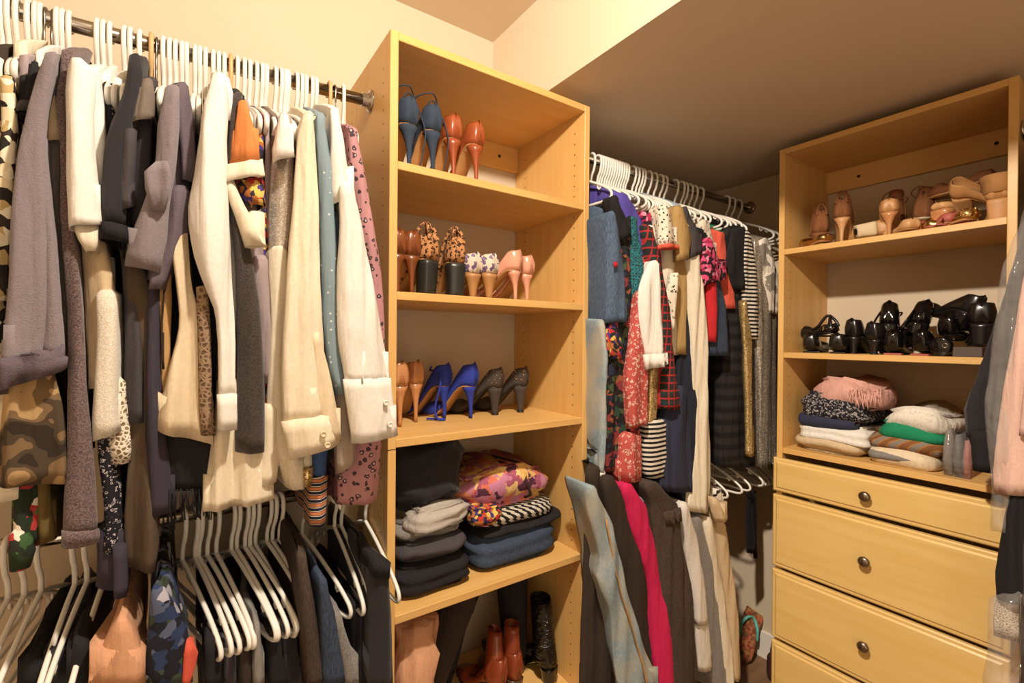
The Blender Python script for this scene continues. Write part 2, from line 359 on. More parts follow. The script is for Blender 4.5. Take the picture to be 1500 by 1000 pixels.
# ------------------------------------------------------------------ garments
def parse(s):
    out = []
    for tok in s.split():
        py, rest = tok.split(':'); dy = 0.
        if '/' in rest: rest, d = rest.split('/'); dy = float(d)
        i = rest.index('-', 1); out.append((float(py), float(rest[:i]), float(rest[i+1:]), dy))
    return out
def cr(a, b, c, d, t): return .5*((2*b)+(c-a)*t+(2*a-5*b+4*c-d)*t*t+(3*b-a-3*c+d)*t**3)
SEED = [0]
def strip(name, mat, rows, Y, depth, parent, axis='y', hx=None, neck=False, fold=.006, tb=.006, nz=.004, opn=True, e=.02, back=None, gs=0., ff=27):
    """hollow cloth hanging from a hanger: rows give its near edge as seen, depth runs back along the hanger"""
    grow = 0.
    if name in ('cuff', 'cuff_band', 'rib_cuff', 'coral_trim', 'gathered_hem', 'ruffle', 'frayed_hem', 'hem', 'striped_end', 'waistband'): Y -= .0035; depth += .006; grow = .0017
    SEED[0] += 1; sd = SEED[0]*3.71; rd = random.Random(SEED[0])
    R = []
    for py, xl, xr, dy in parse(rows):
        a, b = (onY(xl, py, Y), onY(xr, py+dy, Y)) if axis == 'y' else (onX(xl, py, Y), onX(xr, py+dy, Y))
        la, lb = (a.x, b.x) if axis == 'y' else (a.y, b.y)
        R.append((a.z, b.z, la, lb))
    dense = []
    for i in range(len(R)-1):
        A = R[max(i-1, 0)]; Bq = R[i]; Cq = R[i+1]; D = R[min(i+2, len(R)-1)]
        n = max(1, min(9, round((Bq[0]-Cq[0])/.022)))
        for k in range(n):
            t = k/n
            q = [cr(A[j], Bq[j], Cq[j], D[j], t) for j in range(4)]
            q[0] = Bq[0]+(Cq[0]-Bq[0])*t; q[1] = Bq[1]+(Cq[1]-Bq[1])*t; dense.append(q)
    dense.append(list(R[-1]))
    c0 = (R[0][2]+R[0][3])/2
    if hx is None: hx = c0
    Yb = back if back is not None else Y+depth
    wmax = max(abs(r[3]-r[2]) for r in R); kf = max(1, round(wmax/.022)); NF = max(11, min(27, kf*5)); NS = max(3, min(7, int(depth/.05)))
    ph = rd.uniform(0, 6); sw = .020 if depth > .2 else .004
    def ring(q, Yf, Ybk, hs=1., amp=1.):
        za, zb, la, lb = q; c = (la+lb)/2; h = (lb-la)/2*hs; h += math.copysign(grow, h); ah = abs(h); pts = []
        ee = min(e, ah*.9, abs(Ybk-Yf)*.45); zc = (za+zb)/2
        for k in range(NF):
            s = -1+2*k/(NF-1); x = c+h*math.sin(PI/2*s); y = Yf+ee*(1-math.cos(PI/2*s))
            y += fold*amp*min(1, ah/.012)*(2.4*noise.noise(Vector((x*ff+gs, zc*1.2+gs, gs)))+1.1*noise.noise(Vector((x*ff*2.4, zc*2+gs, gs+7))))*(1-.6*abs(s)**3)
            pts.append((x, y, za+(zb-za)*k/(NF-1)))
        bx = hx+(c-hx)*(1 if depth < .06 else .8 if depth < .2 else .25); bt = min(tb, ah)*(1 if h > 0 else -1)
        for k in range(1, NS+1):
            t = k/(NS+.5); u = 1-(1-t)**1.8
            pts.append((c+h+(bx+bt-c-h)*u+sw*noise.noise(Vector((t*3.1+gs, zc*2.6, gs+3)))*math.sin(PI*min(1, t*1.3)), Yf+ee+(Ybk-Yf-ee)*t, zb))
        pts.append((bx, Ybk, zc))
        for k in range(NS, 0, -1):
            t = k/(NS+.5); u = 1-(1-t)**1.8
            pts.append((c-h+(bx-bt-c+h)*u+sw*noise.noise(Vector((t*3.1+gs, zc*2.6, gs+3)))*math.sin(PI*min(1, t*1.3)), Yf+ee+(Ybk-Yf-ee)*t, za))
        return pts
    rings = []
    if neck:
        q = dense[0]; mid = RY
        for k in range(4, 0, -1):
            fr = k/4; c = (q[2]+q[3])/2; cc = c+(hx-c)*fr
            hh = abs(q[3]-q[2])/2*(1-fr)+.006*fr; dz = .075*fr**.9; sg = 1 if q[3] > q[2] else -1
            rings.append(ring((q[0]+dz, q[1]+dz, cc-hh*sg, cc+hh*sg), Y+(mid-.05-Y)*fr, Yb+(mid+.05-Yb)*fr, 1, .3))
    nD = len(dense)
    for i, q in enumerate(dense): rings.append(ring(q, Y, Yb, 1, min(1, .35+i*.12) if name in ('body', 'sleeve', 'leg', 'cloth', 'short_sleeve') else 1))
    if not neck:
        q = dense[0]; dz = .0015 if grow or depth < .06 else min(.012, abs(q[3]-q[2])*.3); rings.insert(0, ring((q[0]+dz, q[1]+dz, q[2], q[3]), Y+.006, Yb-.006, .55, .2))
    out = []
    for r in rings:
        o = []
        for x, y, z in r:
            v = noise.noise_vector(Vector((x*22+gs, y*14, z*9)))*nz + noise.noise_vector(Vector((x*60, y*60+gs, z*45)))*(nz*.35)
            if axis == 'y' and y > 1.03: x = min(x, .370) if x < .69 else max(x, 1.004)
            p = Vector((x+v.x*.6, y+v.y, z+v.z*.5)) if axis == 'y' else Vector((y+v.y, x+v.x*.6, z+v.z*.5))
            o.append(p)
        out.append(o)
    if opn:   # turned hem and hollow inside
        last = out[-1]; cen = sum(last, Vector())/len(last)
        hg = max(p.z for p in out[0])-cen.z
        for dz, k in ((.0006, .0016), (.02, .003), (.06, .004)):
            dz = min(dz, hg*(.25+k*120))
            rr = []
            for p in last:
                d = (cen-p); d.z = 0; l = d.length or 1; rr.append(p + d/l*min(k, l*.5) + Vector((0, 0, dz)))
            out.append(rr)
    loc = parent.location if parent else Vector()
    b = B().loft([[p-loc for p in r] for r in out]); return b.build(name, mat, parent)
def g(name, label, cat, parts, group=None, axis='y'):
    """parts: (part name, material, near plane, depth, rows[, options])"""
    p0 = parts[0]; r0 = parse(p0[4])[0]; q = onY((r0[1]+r0[2])/2, r0[0], p0[2]) if axis == 'y' else onX((r0[1]+r0[2])/2, r0[0], p0[2])
    t = empty(name, q, label, cat, group)
    for p in parts:
        kw = dict(p[5]) if len(p) > 5 else {}
        kw.setdefault('gs', q.x*97)
        strip(p[0], p[1], p[4], p[2], p[3], t, axis, **kw)
    return t
# ------------------------------------------------------------------ cloth materials
for nm, c, kw in (
    ('white', 'F6F0E6', {}), ('white_knit', 'F2EADC', dict(weave=500, bst=.6)), ('cream', 'EFE2C9', {}), ('ivory', 'F3E4C8', dict(rough=.6)), ('beige', 'D8BE98', {}), ('tan', 'C79C66', {}),
    ('satin_cream', 'EBD6B4', dict(rough=.35)), ('mauve', '8A7E82', dict(sheen=.2, weave=600, bst=.5)), ('mauve_light', 'AC9A9A', {}), ('mauve_dark', '6C6068', dict(weave=600, bst=.5)),
    ('black', '221F22', dict(weave=600)), ('black_soft', '2B282C', dict(sheen=.1)), ('charcoal', '4A4548', dict(weave=600, bst=.4)), ('navy', '262836', {}), ('navy_mid', '34384E', {}), ('purple_dark', '3F3844', {}),
    ('brown_olive', '5B4C3C', {}), ('brown_dark', '3C3028', {}), ('taupe', '7D7064', {}), ('brown_grey', '4C423C', dict(weave=500, bst=.5)), ('orange', 'E08A4C', {}), ('peach', 'D9A27C', {}), ('pink', 'EFC7B6', {}), ('hot_pink', 'D8245C', {}),
    ('blue_grey', '8FA6B2', {}), ('purple', '5B4FA8', {}), ('red', 'C8282E', {}), ('coral', 'E0604A', {}), ('grey', '8C8882', {}), ('grey_light', 'BDB4A8', {}), ('green', '1E8C62', {}), ('pink_scarf', 'E6AFA0', {}),
    ('tan_tee', 'B8965F', {}), ('white_trouser', 'EDE6DC', dict(rough=.7)), ('lining', '8B6E55', {}), ('olive', '6E5A30', {}), ('blue_rib', '3E5A8C', {}), ('sheer', 'B5A290', {})):
    fab(nm, c, **kw)
heather('heather_brown', '4A3A3A', '86706E'); heather('heather_white', 'D9CBB4', 'F6EEDF'); heather('lurex', '1C1A1C', '5A4E46', 700); heather('heather_grey', '6A6560', '9A948C'); heather('heather_mauve', '776A78', 'A496A2', 600)
camo('camo_cloth', ['33291F', '4E4030', '7E6546', 'B9986A'], 24)
cells('snake', ['2A2320', 'EADCB8', 'C9AE78', 'F6ECD2', '3A302A'], 70, .01); cells('green_floral', ['24301F', '4E7A3A', '1F2A20', '2A3A24', '5C8A44', '2A2E24', '3A5A30', 'E8D9C4', '243020', 'B03A36'], 48, .04)
cells('dark_floral', ['1A1A1C', '1E241E', '8A3438', '2E4A3A', '1E1A20', '4A5638', '1A1A1E', '2A2A40', '241C1C', '9C583A'], 70, .03); cells('blue_floral', ['1A1C28', '2C3A5C', '3E4A3A', 'B8B4C0', '20202C', '586078', '1A1A22'], 60, .02)
cells('red_print', ['5A1C22', 'A03030', '2A1A1E', 'C85A48', '3A2A30'], 120, .02); cells('pink_floral_dark', ['E0507C', '2A1A22', 'F090A8', 'B02850', '3A1A28'], 75, .03); cells('folk_print', ['B8703C', '2A2A3A', 'C83A3A', 'E8C060', '4A3A80', '2A2A2A'], 100, .02)
cells('bright_floral', ['E8B868', 'DE7860', 'CC86A4', 'F2CE88', 'B05C74', 'E89470', '5A3044'], 34, .06); cells('blouse_print', ['EFE6D6', '2A2626', 'EFE6D6', 'D8C8B0', 'EFE6D6'], 110, .01); cells('silver_abstract', ['D8CDBC', 'B0A698', 'EDE4D6', '8C8478'], 30, .03)
rings('pink_floral', 'BE8A8C', '4A3840', 'E0C0BC', 70, .01, .14, .34); rings('paisley', 'C2564E', 'F0D0C0', 'A83A38', 85, .02, .2, .36); rings('leopard', 'C48A58', '2A1A14', '9A5A34', 120, .008, .2, .46); rings('purple_print', 'E0D0BC', '6A5078', '9A80A0', 60, .02, .2, .38)
rings('embroidery', 'EFE2CC', '1E1A1A', 'EFE2CC', 80, .01, .14, .3); rings('geo_print', '1C1A22', 'C8BEBC', '1C1A22', 120, .015, .22, .36); rings('folded_white_print', 'EFE6D6', 'C8BCA8', 'EFE6D6', 90, .02, .16, .26)
dots('blue_dots', '879AA2', 'D8E0DC', 75, .15, .5); dots('polka', '2A2830', 'D8D0C8', 130, .22, .3); dots('studs', '3A322E', 'E8DCC8', 120, .16, .5)
stripe('stripe_bw', ['1E1C1E', 'E6DCCC'], 22, 'Z', .6); stripe('stripe_bw_fine', ['1E1C1E', 'D8CCBC'], 26, 'DIAGONAL', 1.); stripe('stripe_socks', ['20243A', 'E8DCC8', '20243A', 'D08050'], 20, 'Z', .3); stripe('stripe_brown', ['8A5A34', 'B0783F', '8C8074'], 12, 'DIAGONAL', 2.); stripe('tiers', ['141214', '241F20', '2A2626'], 7, 'Z', .5)
plaid('plaid_cloth', '2A2C2A', 'B03030', '24383A', 13)
sequin('sequin_silver', 'E8E0D2', 'B8AE9E', '8C8272'); sequin('sequin_gold', 'D8B060', '8A6A30', 'F0D8A0'); sequin('sequin_white', 'FFF8EC', 'E0D4C4', 'CDBFAE', 500)
lace('lace_white', 'F0E4CE', '8A7458', 140); lace('lace_teal', '2E7C84', '2A2A2E', 170); lace('lace_cream', 'F2E8D8', 'C0A88C', 170); lace('brown_lace', 'A08468', '6A5440', 120)
denim('denim_mid', '3C4C64', '647890'); denim('denim_light', '7C92A0', 'A9BAC0', 'C4BBA4'); denim('denim_dark', '2A3344', '48566C'); denim('denim_brown', '3A302A', '5A4C42'); denim('denim_pale', '8EA4B8', 'B8C8D4')

# ------------------------------------------------------------------ high rod, shirts and blouses
GS = 'tops on the high rod of shirts and blouses'
BD = dict(neck=True, back=1.36)          # a body that reaches the back of its hanger
def bd(**k): d = dict(BD); d.update(k); return d
g('snakeskin_jacket', 'cream and black scale patterned jacket sleeve beside a mauve sweatshirt', 'jacket', [('body', 'snake', .97, .38, '112:-4-16 300:-18-10 520:-30-6', bd()), ('sleeve', 'snake', .945, .08, '112:-2-20 180:0-24 250:-6-22 330:-12-16 440:-18-8')], GS)
g('maroon_jacket', 'dark maroon jacket shoulder above the scale patterned jacket', 'jacket', [('body', 'brown_dark', .98, .38, '66:-14-8 200:-26--4 400:-40--10', bd())], GS)
g('cream_blouse', 'cream blouse with bright rounded shoulder beside a pink grey top', 'blouse', [('body', 'cream', .985, .38, '60:16-36 100:14-38 160:22-40 350:18-40 560:8-44', bd())], GS)
g('pink_grey_tunic', 'pinkish grey top tucked against the mauve sweatshirt', 'top', [('body', 'mauve_light', .975, .38, '82:30-45 140:26-42 220:20-48 400:14-52 600:6-58', bd())], GS)
g('black_cuffed_shirt', 'small black shirt sleeve with turned cuff beside a mauve sweatshirt', 'shirt', [('body', 'black', .99, .36, '92:40-54 200:32-50 420:24-56', bd()), ('sleeve', 'black', .955, .06, '94:41-54 120:38-53 150:30-50 172:24-44/-6'), ('cuff', 'charcoal', .952, .062, '150:29-50/-4 166:24-45/-6')], GS)
g('white_tank', 'thin white tank top strap behind the mauve sweatshirt', 'top', [('body', 'white', 1.0, .34, '74:52-63 110:50-66 300:48-68 500:46-72', bd())], GS)
g('mauve_sweatshirt', 'large mauve grey sweatshirt with gathered hem, camouflage cloth under it', 'sweatshirt', [('body', 'mauve', .965, .38, '80:68-84 200:50-82 400:40-92 540:40-98', bd()), ('sleeve', 'mauve', .915, .10, '77:66-82 110:52-76 150:38-67 200:24-65 300:13-66 400:6-68 480:1-62 540:-4-54'), ('sleeve_back', 'mauve', .925, .09, '200:50-68 300:54-76 400:58-85 480:58-90 528:54-93/6'), ('gathered_hem', 'mauve_dark', .91, .11, '528:-6-60/-14 545:-6-94/-22 580:-8-92/-42', dict(fold=.011))], GS)
g('camouflage_trousers', 'camouflage cloth garment in browns beneath the mauve sweatshirt', 'trousers', [('body', 'camo_cloth', .935, .36, '520:6-70 560:0-78 600:-4-88 650:-8-95 690:-8-97 716:-8-95/-4', dict(fold=.01, back=1.34))], GS)
g('cream_shirt', 'cream top hem showing below the camouflage cloth', 'top', [('body', 'cream', .97, .34, '600:-14-36 700:-14-39 740:-14-36/-14')], GS)
g('green_floral_tunic', 'dark top with large green leaves and white flowers below camouflage cloth', 'top', [('body', 'green_floral', .972, .34, '650:12-56 730:15-58 770:13-57 806:12-55/-4'), ('sleeve', 'green_floral', .955, .06, '790:8-44 815:8-48/-6 842:9-40/-8')], GS)
g('olive_tunic', 'olive brown plain sleeve beside a green leaf print top', 'top', [('sleeve', 'olive', .975, .30, '640:50-72 720:54-74 800:54-81/-8')], GS)
g('tan_short_sleeve_tunic', 'narrow tan top with short open sleeve beside a brown cardigan', 'top', [('body', 'tan', .98, .37, '116:66-78 220:70-84 400:74-90 500:76-94', bd()), ('sleeve', 'beige', .95, .06, '118:66-76 160:65-82 206:66-87/-4')], GS)
g('taupe_knit', 'taupe brown knit sleeve hanging between mauve sweatshirt and cardigan', 'sweater', [('body', 'taupe', .975, .37, '96:77-90 145:78-91 250:75-86 350:80-94 450:86-100 535:86-100', bd())], GS)
g('brown_cardigan', 'long heather brown knit cardigan sleeve with a ribbed end', 'cardigan', [('body', 'heather_brown', .985, .37, '72:90-106 300:92-110 560:96-125', bd()), ('sleeve', 'heather_brown', .938, .09, '72:90-106 110:88-106 145:83-99 200:87-97 300:88-102 380:92-112 450:96-120 560:96-126 640:94-132 720:90-138 790:86-141/-2'), ('rib_cuff', 'heather_brown', .934, .095, '784:86-141/-2 806:85-142/-4')], GS)
g('white_tee', 'bright white tee with wide short sleeve beside heather brown cardigan', 't-shirt', [('body', 'white', .985, .37, '100:112-142 200:126-150 330:118-150 430:120-166', bd()), ('sleeve', 'white', .915, .10, '84:104-122 98:97-140 130:95-138 180:94-136 250:95-142 318:98-149 334:99-150/-8'), ('neckline', 'white', .955, .05, '98:128-142 150:130-150 210:134-154 280:136-151'), ('sleeve_fold', 'cream', .925, .05, '326:104-148 350:114-146 368:126-143')], GS)
g('beige_wrap_tunic', 'beige top with crossed folds below the white tee sleeve', 'top', [('body', 'beige', .955, .36, '330:116-146 380:117-162 450:120-170 520:124-168 570:126-150', dict(fold=.01))], GS)
g('white_knit_cardigan', 'white textured knit sleeve with slanted hem above lace trim', 'cardigan', [('sleeve', 'heather_white', .945, .30, '430:140-172 500:140-172 560:136-172 620:132-176 650:133-179/-18')], GS)
g('lace_tunic', 'white lace hem with round eyelets under the textured knit sleeve', 'top', [('body', 'lace_white', .96, .30, '560:150-184 640:152-190 684:155-192/-8')], GS)
g('geometric_print_dress', 'black dress with white geometric zigzag print, low hem', 'dress', [('body', 'geo_print', .968, .30, '560:140-168 680:144-172 740:150-178 812:150-180/-4')], GS)
g('navy_tunic', 'dark navy purple long sleeve ending just above the low rod', 'top', [('body', 'purple_dark', .972, .28, '780:140-186 830:140-186 860:138-186/6'), ('sleeve', 'purple_dark', .958, .05, '800:164-186 860:164-186 876:166-184')], GS)
g('white_camisole', 'white camisole on bare looking hangers beside the white tee', 'top', [('body', 'white', 1.0, .34, '108:142-160 160:146-172 300:150-172', bd())], GS)
g('white_vest', 'white vest top beside a black sleeve with open cuff', 'top', [('body', 'white', 1.0, .34, '116:160-184 170:158-178 320:158-176', bd())], GS)
g('polka_blouse', 'black blouse with tiny white polka dots between white tops', 'blouse', [('body', 'polka', .985, .35, '122:148-164 200:152-168 320:150-166', bd())], GS)
g('black_long_sleeve', 'black cotton sleeve with a stitched band, widest black sleeve of the rod', 'top', [('body', 'black_soft', .98, .37, '84:188-208 250:180-205 420:178-204 620:184-212', bd()), ('sleeve', 'black_soft', .925, .09, '80:188-206 110:184-210 150:172-200 200:154-192 260:148-186 325:146-182/4'), ('cuff', 'black', .922, .092, '322:145-182/6 348:145-187/8')], GS)
g('charcoal_tee', 'charcoal tee with an open short sleeve in front of mauve tee', 't-shirt', [('body', 'charcoal', .97, .38, '116:204-224 200:198-222 330:188-214', bd()), ('sleeve', 'taupe', .93, .07, '114:206-222 135:201-227 165:196-227 182:191-226/-14'), ('sleeve_end', 'charcoal', .928, .06, '190:180-200 240:172-197 275:158-194 314:172-198/-16')], GS)
g('mauve_tee', 'mauve grey jersey tee with a knotted sleeve', 't-shirt', [('body', 'mauve_dark', .965, .38, '126:246-274 280:236-280 350:228-272 410:212-250', bd()), ('sleeve', 'mauve', .918, .08, '126:240-262 180:230-262 250:224-258 300:208-250 350:188-246 386:180-236/16'), ('knot', 'mauve', .905, .05, '236:226-246 252:210-252 275:212-250 308:222-242', dict(fold=.012, opn=False)), ('sleeve_back', 'mauve_dark', .94, .07, '124:252-276 160:252-282 220:264-286 264:266-288/4'), ('hem_fold', 'mauve_dark', .93, .06, '280:246-280 340:240-276 390:222-250 424:216-238')], GS)
g('brown_long_dress', 'long olive brown dress reaching down past the low rod', 'dress', [('body', 'brown_olive', .955, .36, '390:182-212 450:184-224 560:190-217 640:189-215 720:182-227 800:180-233 838:184-226', dict(fold=.01, back=1.34))], GS)
g('black_cuffed_tunic', 'black heather tunic with a pale cuff between lace and brown dress', 'tunic', [('body', 'charcoal', .963, .34, '380:176-198 480:182-206 560:182-212 618:184-211')], GS)
g('dark_purple_dress', 'dark purple plain dress strip beside the olive brown dress', 'dress', [('body', 'purple_dark', .95, .36, '420:216-232 560:214-238 640:214-243 700:216-250 756:218-257/-4')], GS)
g('tan_parka', 'tan jacket strip with a drawstring cord beside the satin blouse', 'jacket', [('body', 'tan', .958, .34, '400:226-252 480:228-250 560:228-248 582:230-246'), ('drawstring', 'brown_dark', .953, .004, '420:240-242 470:236-238 540:238-240', dict(fold=0))], GS)
g('satin_blouse', 'shiny cream satin blouse with a flared slanted hem', 'blouse', [('body', 'satin_cream', .93, .38, '304:247-273 360:250-276 420:258-282 480:262-300 540:246-308 590:234-312 626:224-313/34', dict(fold=.009, back=1.34)), ('lace_panel', 'brown_lace', .925, .03, '420:288-306 520:290-309 600:291-312 640:294-316')], GS)
g('white_shirt', 'brightest white shirt with a long twisted sleeve beside the orange sleeve', 'shirt', [('body', 'white', .97, .38, '108:312-332 200:318-340 400:322-346 560:322-348', bd()), ('sleeve', 'white', .905, .09, '107:311-329 150:299-336 200:293-334 250:284-335 300:276-336 350:280-338 400:294-342 450:314-346 520:321-346 582:322-346', dict(fold=.008)), ('cuff', 'white', .903, .092, '578:321-347 631:321-347/2'), ('collar', 'white', .93, .05, '112:326-336 150:334-345 176:328-344')], GS)
g('cream_dress', 'long cream dress with a flared skirt hem over the low rod', 'dress', [('body', 'ivory', .94, .36, '560:318-350 620:314-380 680:306-394 720:300-402 752:296-406/-16', dict(fold=.016, back=1.34)), ('godet', 'ivory', .948, .2, '600:384-410 680:380-412 716:376-408/-8')], GS)
fs = g('fringed_scarf', 'black scarf with long fringe above the low rod', 'scarf', [('body', 'black', .956, .3, '640:238-312 690:240-312 722:242-312', dict(fold=.012))], GS)
b = B(); rf = random.Random(5)
for k in range(46):
    u = 240+72*rf.random(); yy = .955+.03*rf.random(); p = onY(u, 716, yy); q = onY(u+rf.uniform(-4, 4), 748+rf.uniform(-6, 14)+(24 if 238 < u < 252 else 0), yy); m = (p+q)/2+Vector((rf.uniform(-.004, .004), 0, 0))
    b.tube([p-fs.location, m-fs.location, q-fs.location], .0014, 4)
b.build('fringe', 'black', fs)['kind'] = 'stuff'
g('orange_ringer_shirt', 'orange sleeve shirt with cream cuff band, brightest orange on the rod', 'shirt', [('body', 'mauve_light', .97, .37, '150:352-366 340:350-388 420:360-390 602:374-397', bd()), ('sleeve', 'orange', .915, .07, '148:350-362 180:345-371 215:340-379 242:334-385/-8'), ('cuff_band', 'cream', .912, .072, '240:333-386/-8 256:330-389/-6 270:328-389/-18'), ('lining', 'folk_print', .925, .05, '258:336-388 285:350-391 300:366-391'), ('trim', 'ivory', .918, .03, '262:328-342 300:338-358 335:350-378 360:358-393', dict(fold=.003))], GS)
g('black_lurex_cardigan', 'black glittery knit sleeve hanging straight between orange sleeve and white shirt', 'cardigan', [('body', 'black', .98, .36, '138:342-358 300:340-356 600:350-388', bd()), ('sleeve', 'lurex', .93, .08, '138:343-358 170:339-352 250:335-347 330:340-362 400:345-374 480:348-386 560:347-390 640:345-391 664:346-390')], GS)
for i, (a, m, lb) in enumerate(((374, 'grey_light', 'pale grey strappy top beside the orange sleeve'), (383, 'folk_print', 'colourful folk print top behind the pale strappy top'), (392, 'mauve_light', 'thin mauve strappy top beside an embroidered white blouse'), (401, 'taupe', 'taupe strappy top touching the embroidered white blouse'))):
    g('strappy_tunic', lb, 'top', [('body', m, .985, .35, f'168:{a-4}-{a+4} 260:{a-4}-{a+6} 420:{a-4}-{a+10} 560:{a}-{a+12}', bd())], GS)
g('mauve_striped_tee', 'mauve tee hem with orange and blue print under it', 't-shirt', [('body', 'mauve_light', .955, .34, '380:368-396 480:380-402 562:387-404'), ('printed_hem', 'folk_print', .965, .3, '556:388-403 612:390-402')], GS)
g('embroidered_blouse', 'white blouse with sparkling embroidery and a short open sleeve', 'blouse', [('body', 'sequin_white', .96, .37, '170:410-428 220:402-432 300:394-432 376:396-425', bd()), ('sleeve', 'white', .918, .06, '166:412-424 190:406-429 215:401-431 236:402-434/-10'), ('skirt', 'cream', .945, .33, '366:396-424 480:398-426 600:393-430 650:400-440 716:418-448', dict(fold=.009))], GS)
g('ivory_long_shirt', 'ivory long sleeved shirt with a buttoned cuff beside a blue dotted shirt', 'shirt', [('body', 'ivory', .975, .37, '166:447-459 300:440-472 500:426-474 690:424-454', bd()), ('sleeve', 'ivory', .905, .10, '164:446-459 200:440-464 250:435-468 300:431-471 400:422-473 500:417-477 560:416-482 624:417-488/-12', dict(fold=.008)), ('cuff', 'ivory', .902, .105, '620:416-489/-12 678:428-501/-28', dict(fold=.003)), ('placket', 'satin_cream', .905, .02, '488:458-470 540:461-483 600:468-495 646:488-503')], GS)
g('grey_floral_blouse', 'grey floral strip of a blouse between ivory and dotted blue shirts', 'blouse', [('body', 'blouse_print', .975, .36, '170:457-466 300:464-476 500:470-480', bd())], GS)
g('blue_dotted_shirt', 'light blue shirt with small white dots', 'shirt', [('body', 'blue_dots', .985, .36, '168:464-478 300:474-492 500:478-504', bd()), ('sleeve', 'blue_dots', .922, .07, '166:464-477 200:465-482 250:468-488 330:470-494 400:472-499 480:474-503 540:481-507 578:492-509'), ('lining', 'denim_mid', .94, .05, '310:482-504 380:484-507 432:488-508')], GS)
g('white_cuffed_shirt', 'white shirt with wide long cuffed sleeve touching the shelf tower', 'shirt', [('body', 'white', .965, .38, '158:485-497 300:494-520 500:505-540 600:510-545', bd()), ('sleeve', 'white', .893, .10, '270:500-522 340:500-538 420:497-553 500:500-567 562:508-576/-2', dict(fold=.01)), ('cuff', 'white', .89, .105, '556:507-576/-2 600:513-581/-4 652:521-587/-14', dict(fold=.003)), ('short_sleeve', 'white', .92, .07, '160:484-497 200:487-504 250:486-516 280:484-524/-4 302:485-526/-18')], GS)
g('pink_floral_blouse', 'pink blouse with small dark flowers, last garment before the shelf tower', 'blouse', [('body', 'pink_floral', .96, .38, '188:512-525 250:516-536 320:526-549 400:540-561 470:546-564 600:542-566 650:520-562 700:502-560 742:497-556/-6', dict(neck=True, back=1.36, fold=.009))], GS)
g('sheer_grey_blouse', 'sheer taupe top with a pointed hem beneath the white cuffed shirt', 'top', [('body', 'sheer', .94, .3, '560:492-520 620:492-526 698:494-524/-26')], GS)
g('gold_knit_tunic', 'cream top with gold sequinned hem under the ivory shirt', 'top', [('body', 'cream', .965, .3, '600:420-460 690:422-462'), ('hem', 'sequin_gold', .958, .31, '684:424-462 714:427-458/-4')], GS)
g('striped_knit', 'blue ribbed knit with orange and white striped end', 'sweater', [('body', 'blue_rib', .955, .3, '600:458-482 655:458-483 704:457-481'), ('striped_end', 'stripe_socks', .95, .31, '700:455-483 740:455-481 772:457-477')], GS)
g('black_long_dress', 'black dress at the back of the shirt rod, seen in the gaps', 'dress', [('body', 'black', 1.03, .30, '180:180-240 400:200-300 640:236-320 700:240-320', dict(fold=.012))], GS)
for i, (a, m, lb) in enumerate(((100, 'brown_dark', 'dark brown skirt hidden behind the brown cardigan'), (300, 'charcoal', 'charcoal cardigan behind the bright white shirt'), (410, 'black_soft', 'soft black top behind the embroidered blouse'), (470, 'navy', 'navy top behind the blue dotted shirt'))):
    g('dark_cardigan', lb, 'top', [('body', m, 1.04, .3, f'190:{a-14}-{a+18} 400:{a-20}-{a+28} 660:{a-26}-{a+36}', dict(fold=.01))], GS)

# buttons on the cuffs
for nm, u, v, Yp, m in (('ivory_long_shirt', 474, 636, .893, 'satin_cream'), ('ivory_long_shirt', 480, 652, .892, 'satin_cream'), ('white_cuffed_shirt', 566, 590, .882, 'white'), ('white_cuffed_shirt', 572, 622, .882, 'white'), ('denim_none', 0, 0, 1, 'white')):
    o = bpy.data.objects.get(nm)
    if o: B().lathe(onY(u, v, Yp)-o.location, (0, -1, 0), [(.0055, -.006), (.0055, .001), (.004, .002), (.0035, .001), (0, .001)], 12).build('button', m, o)

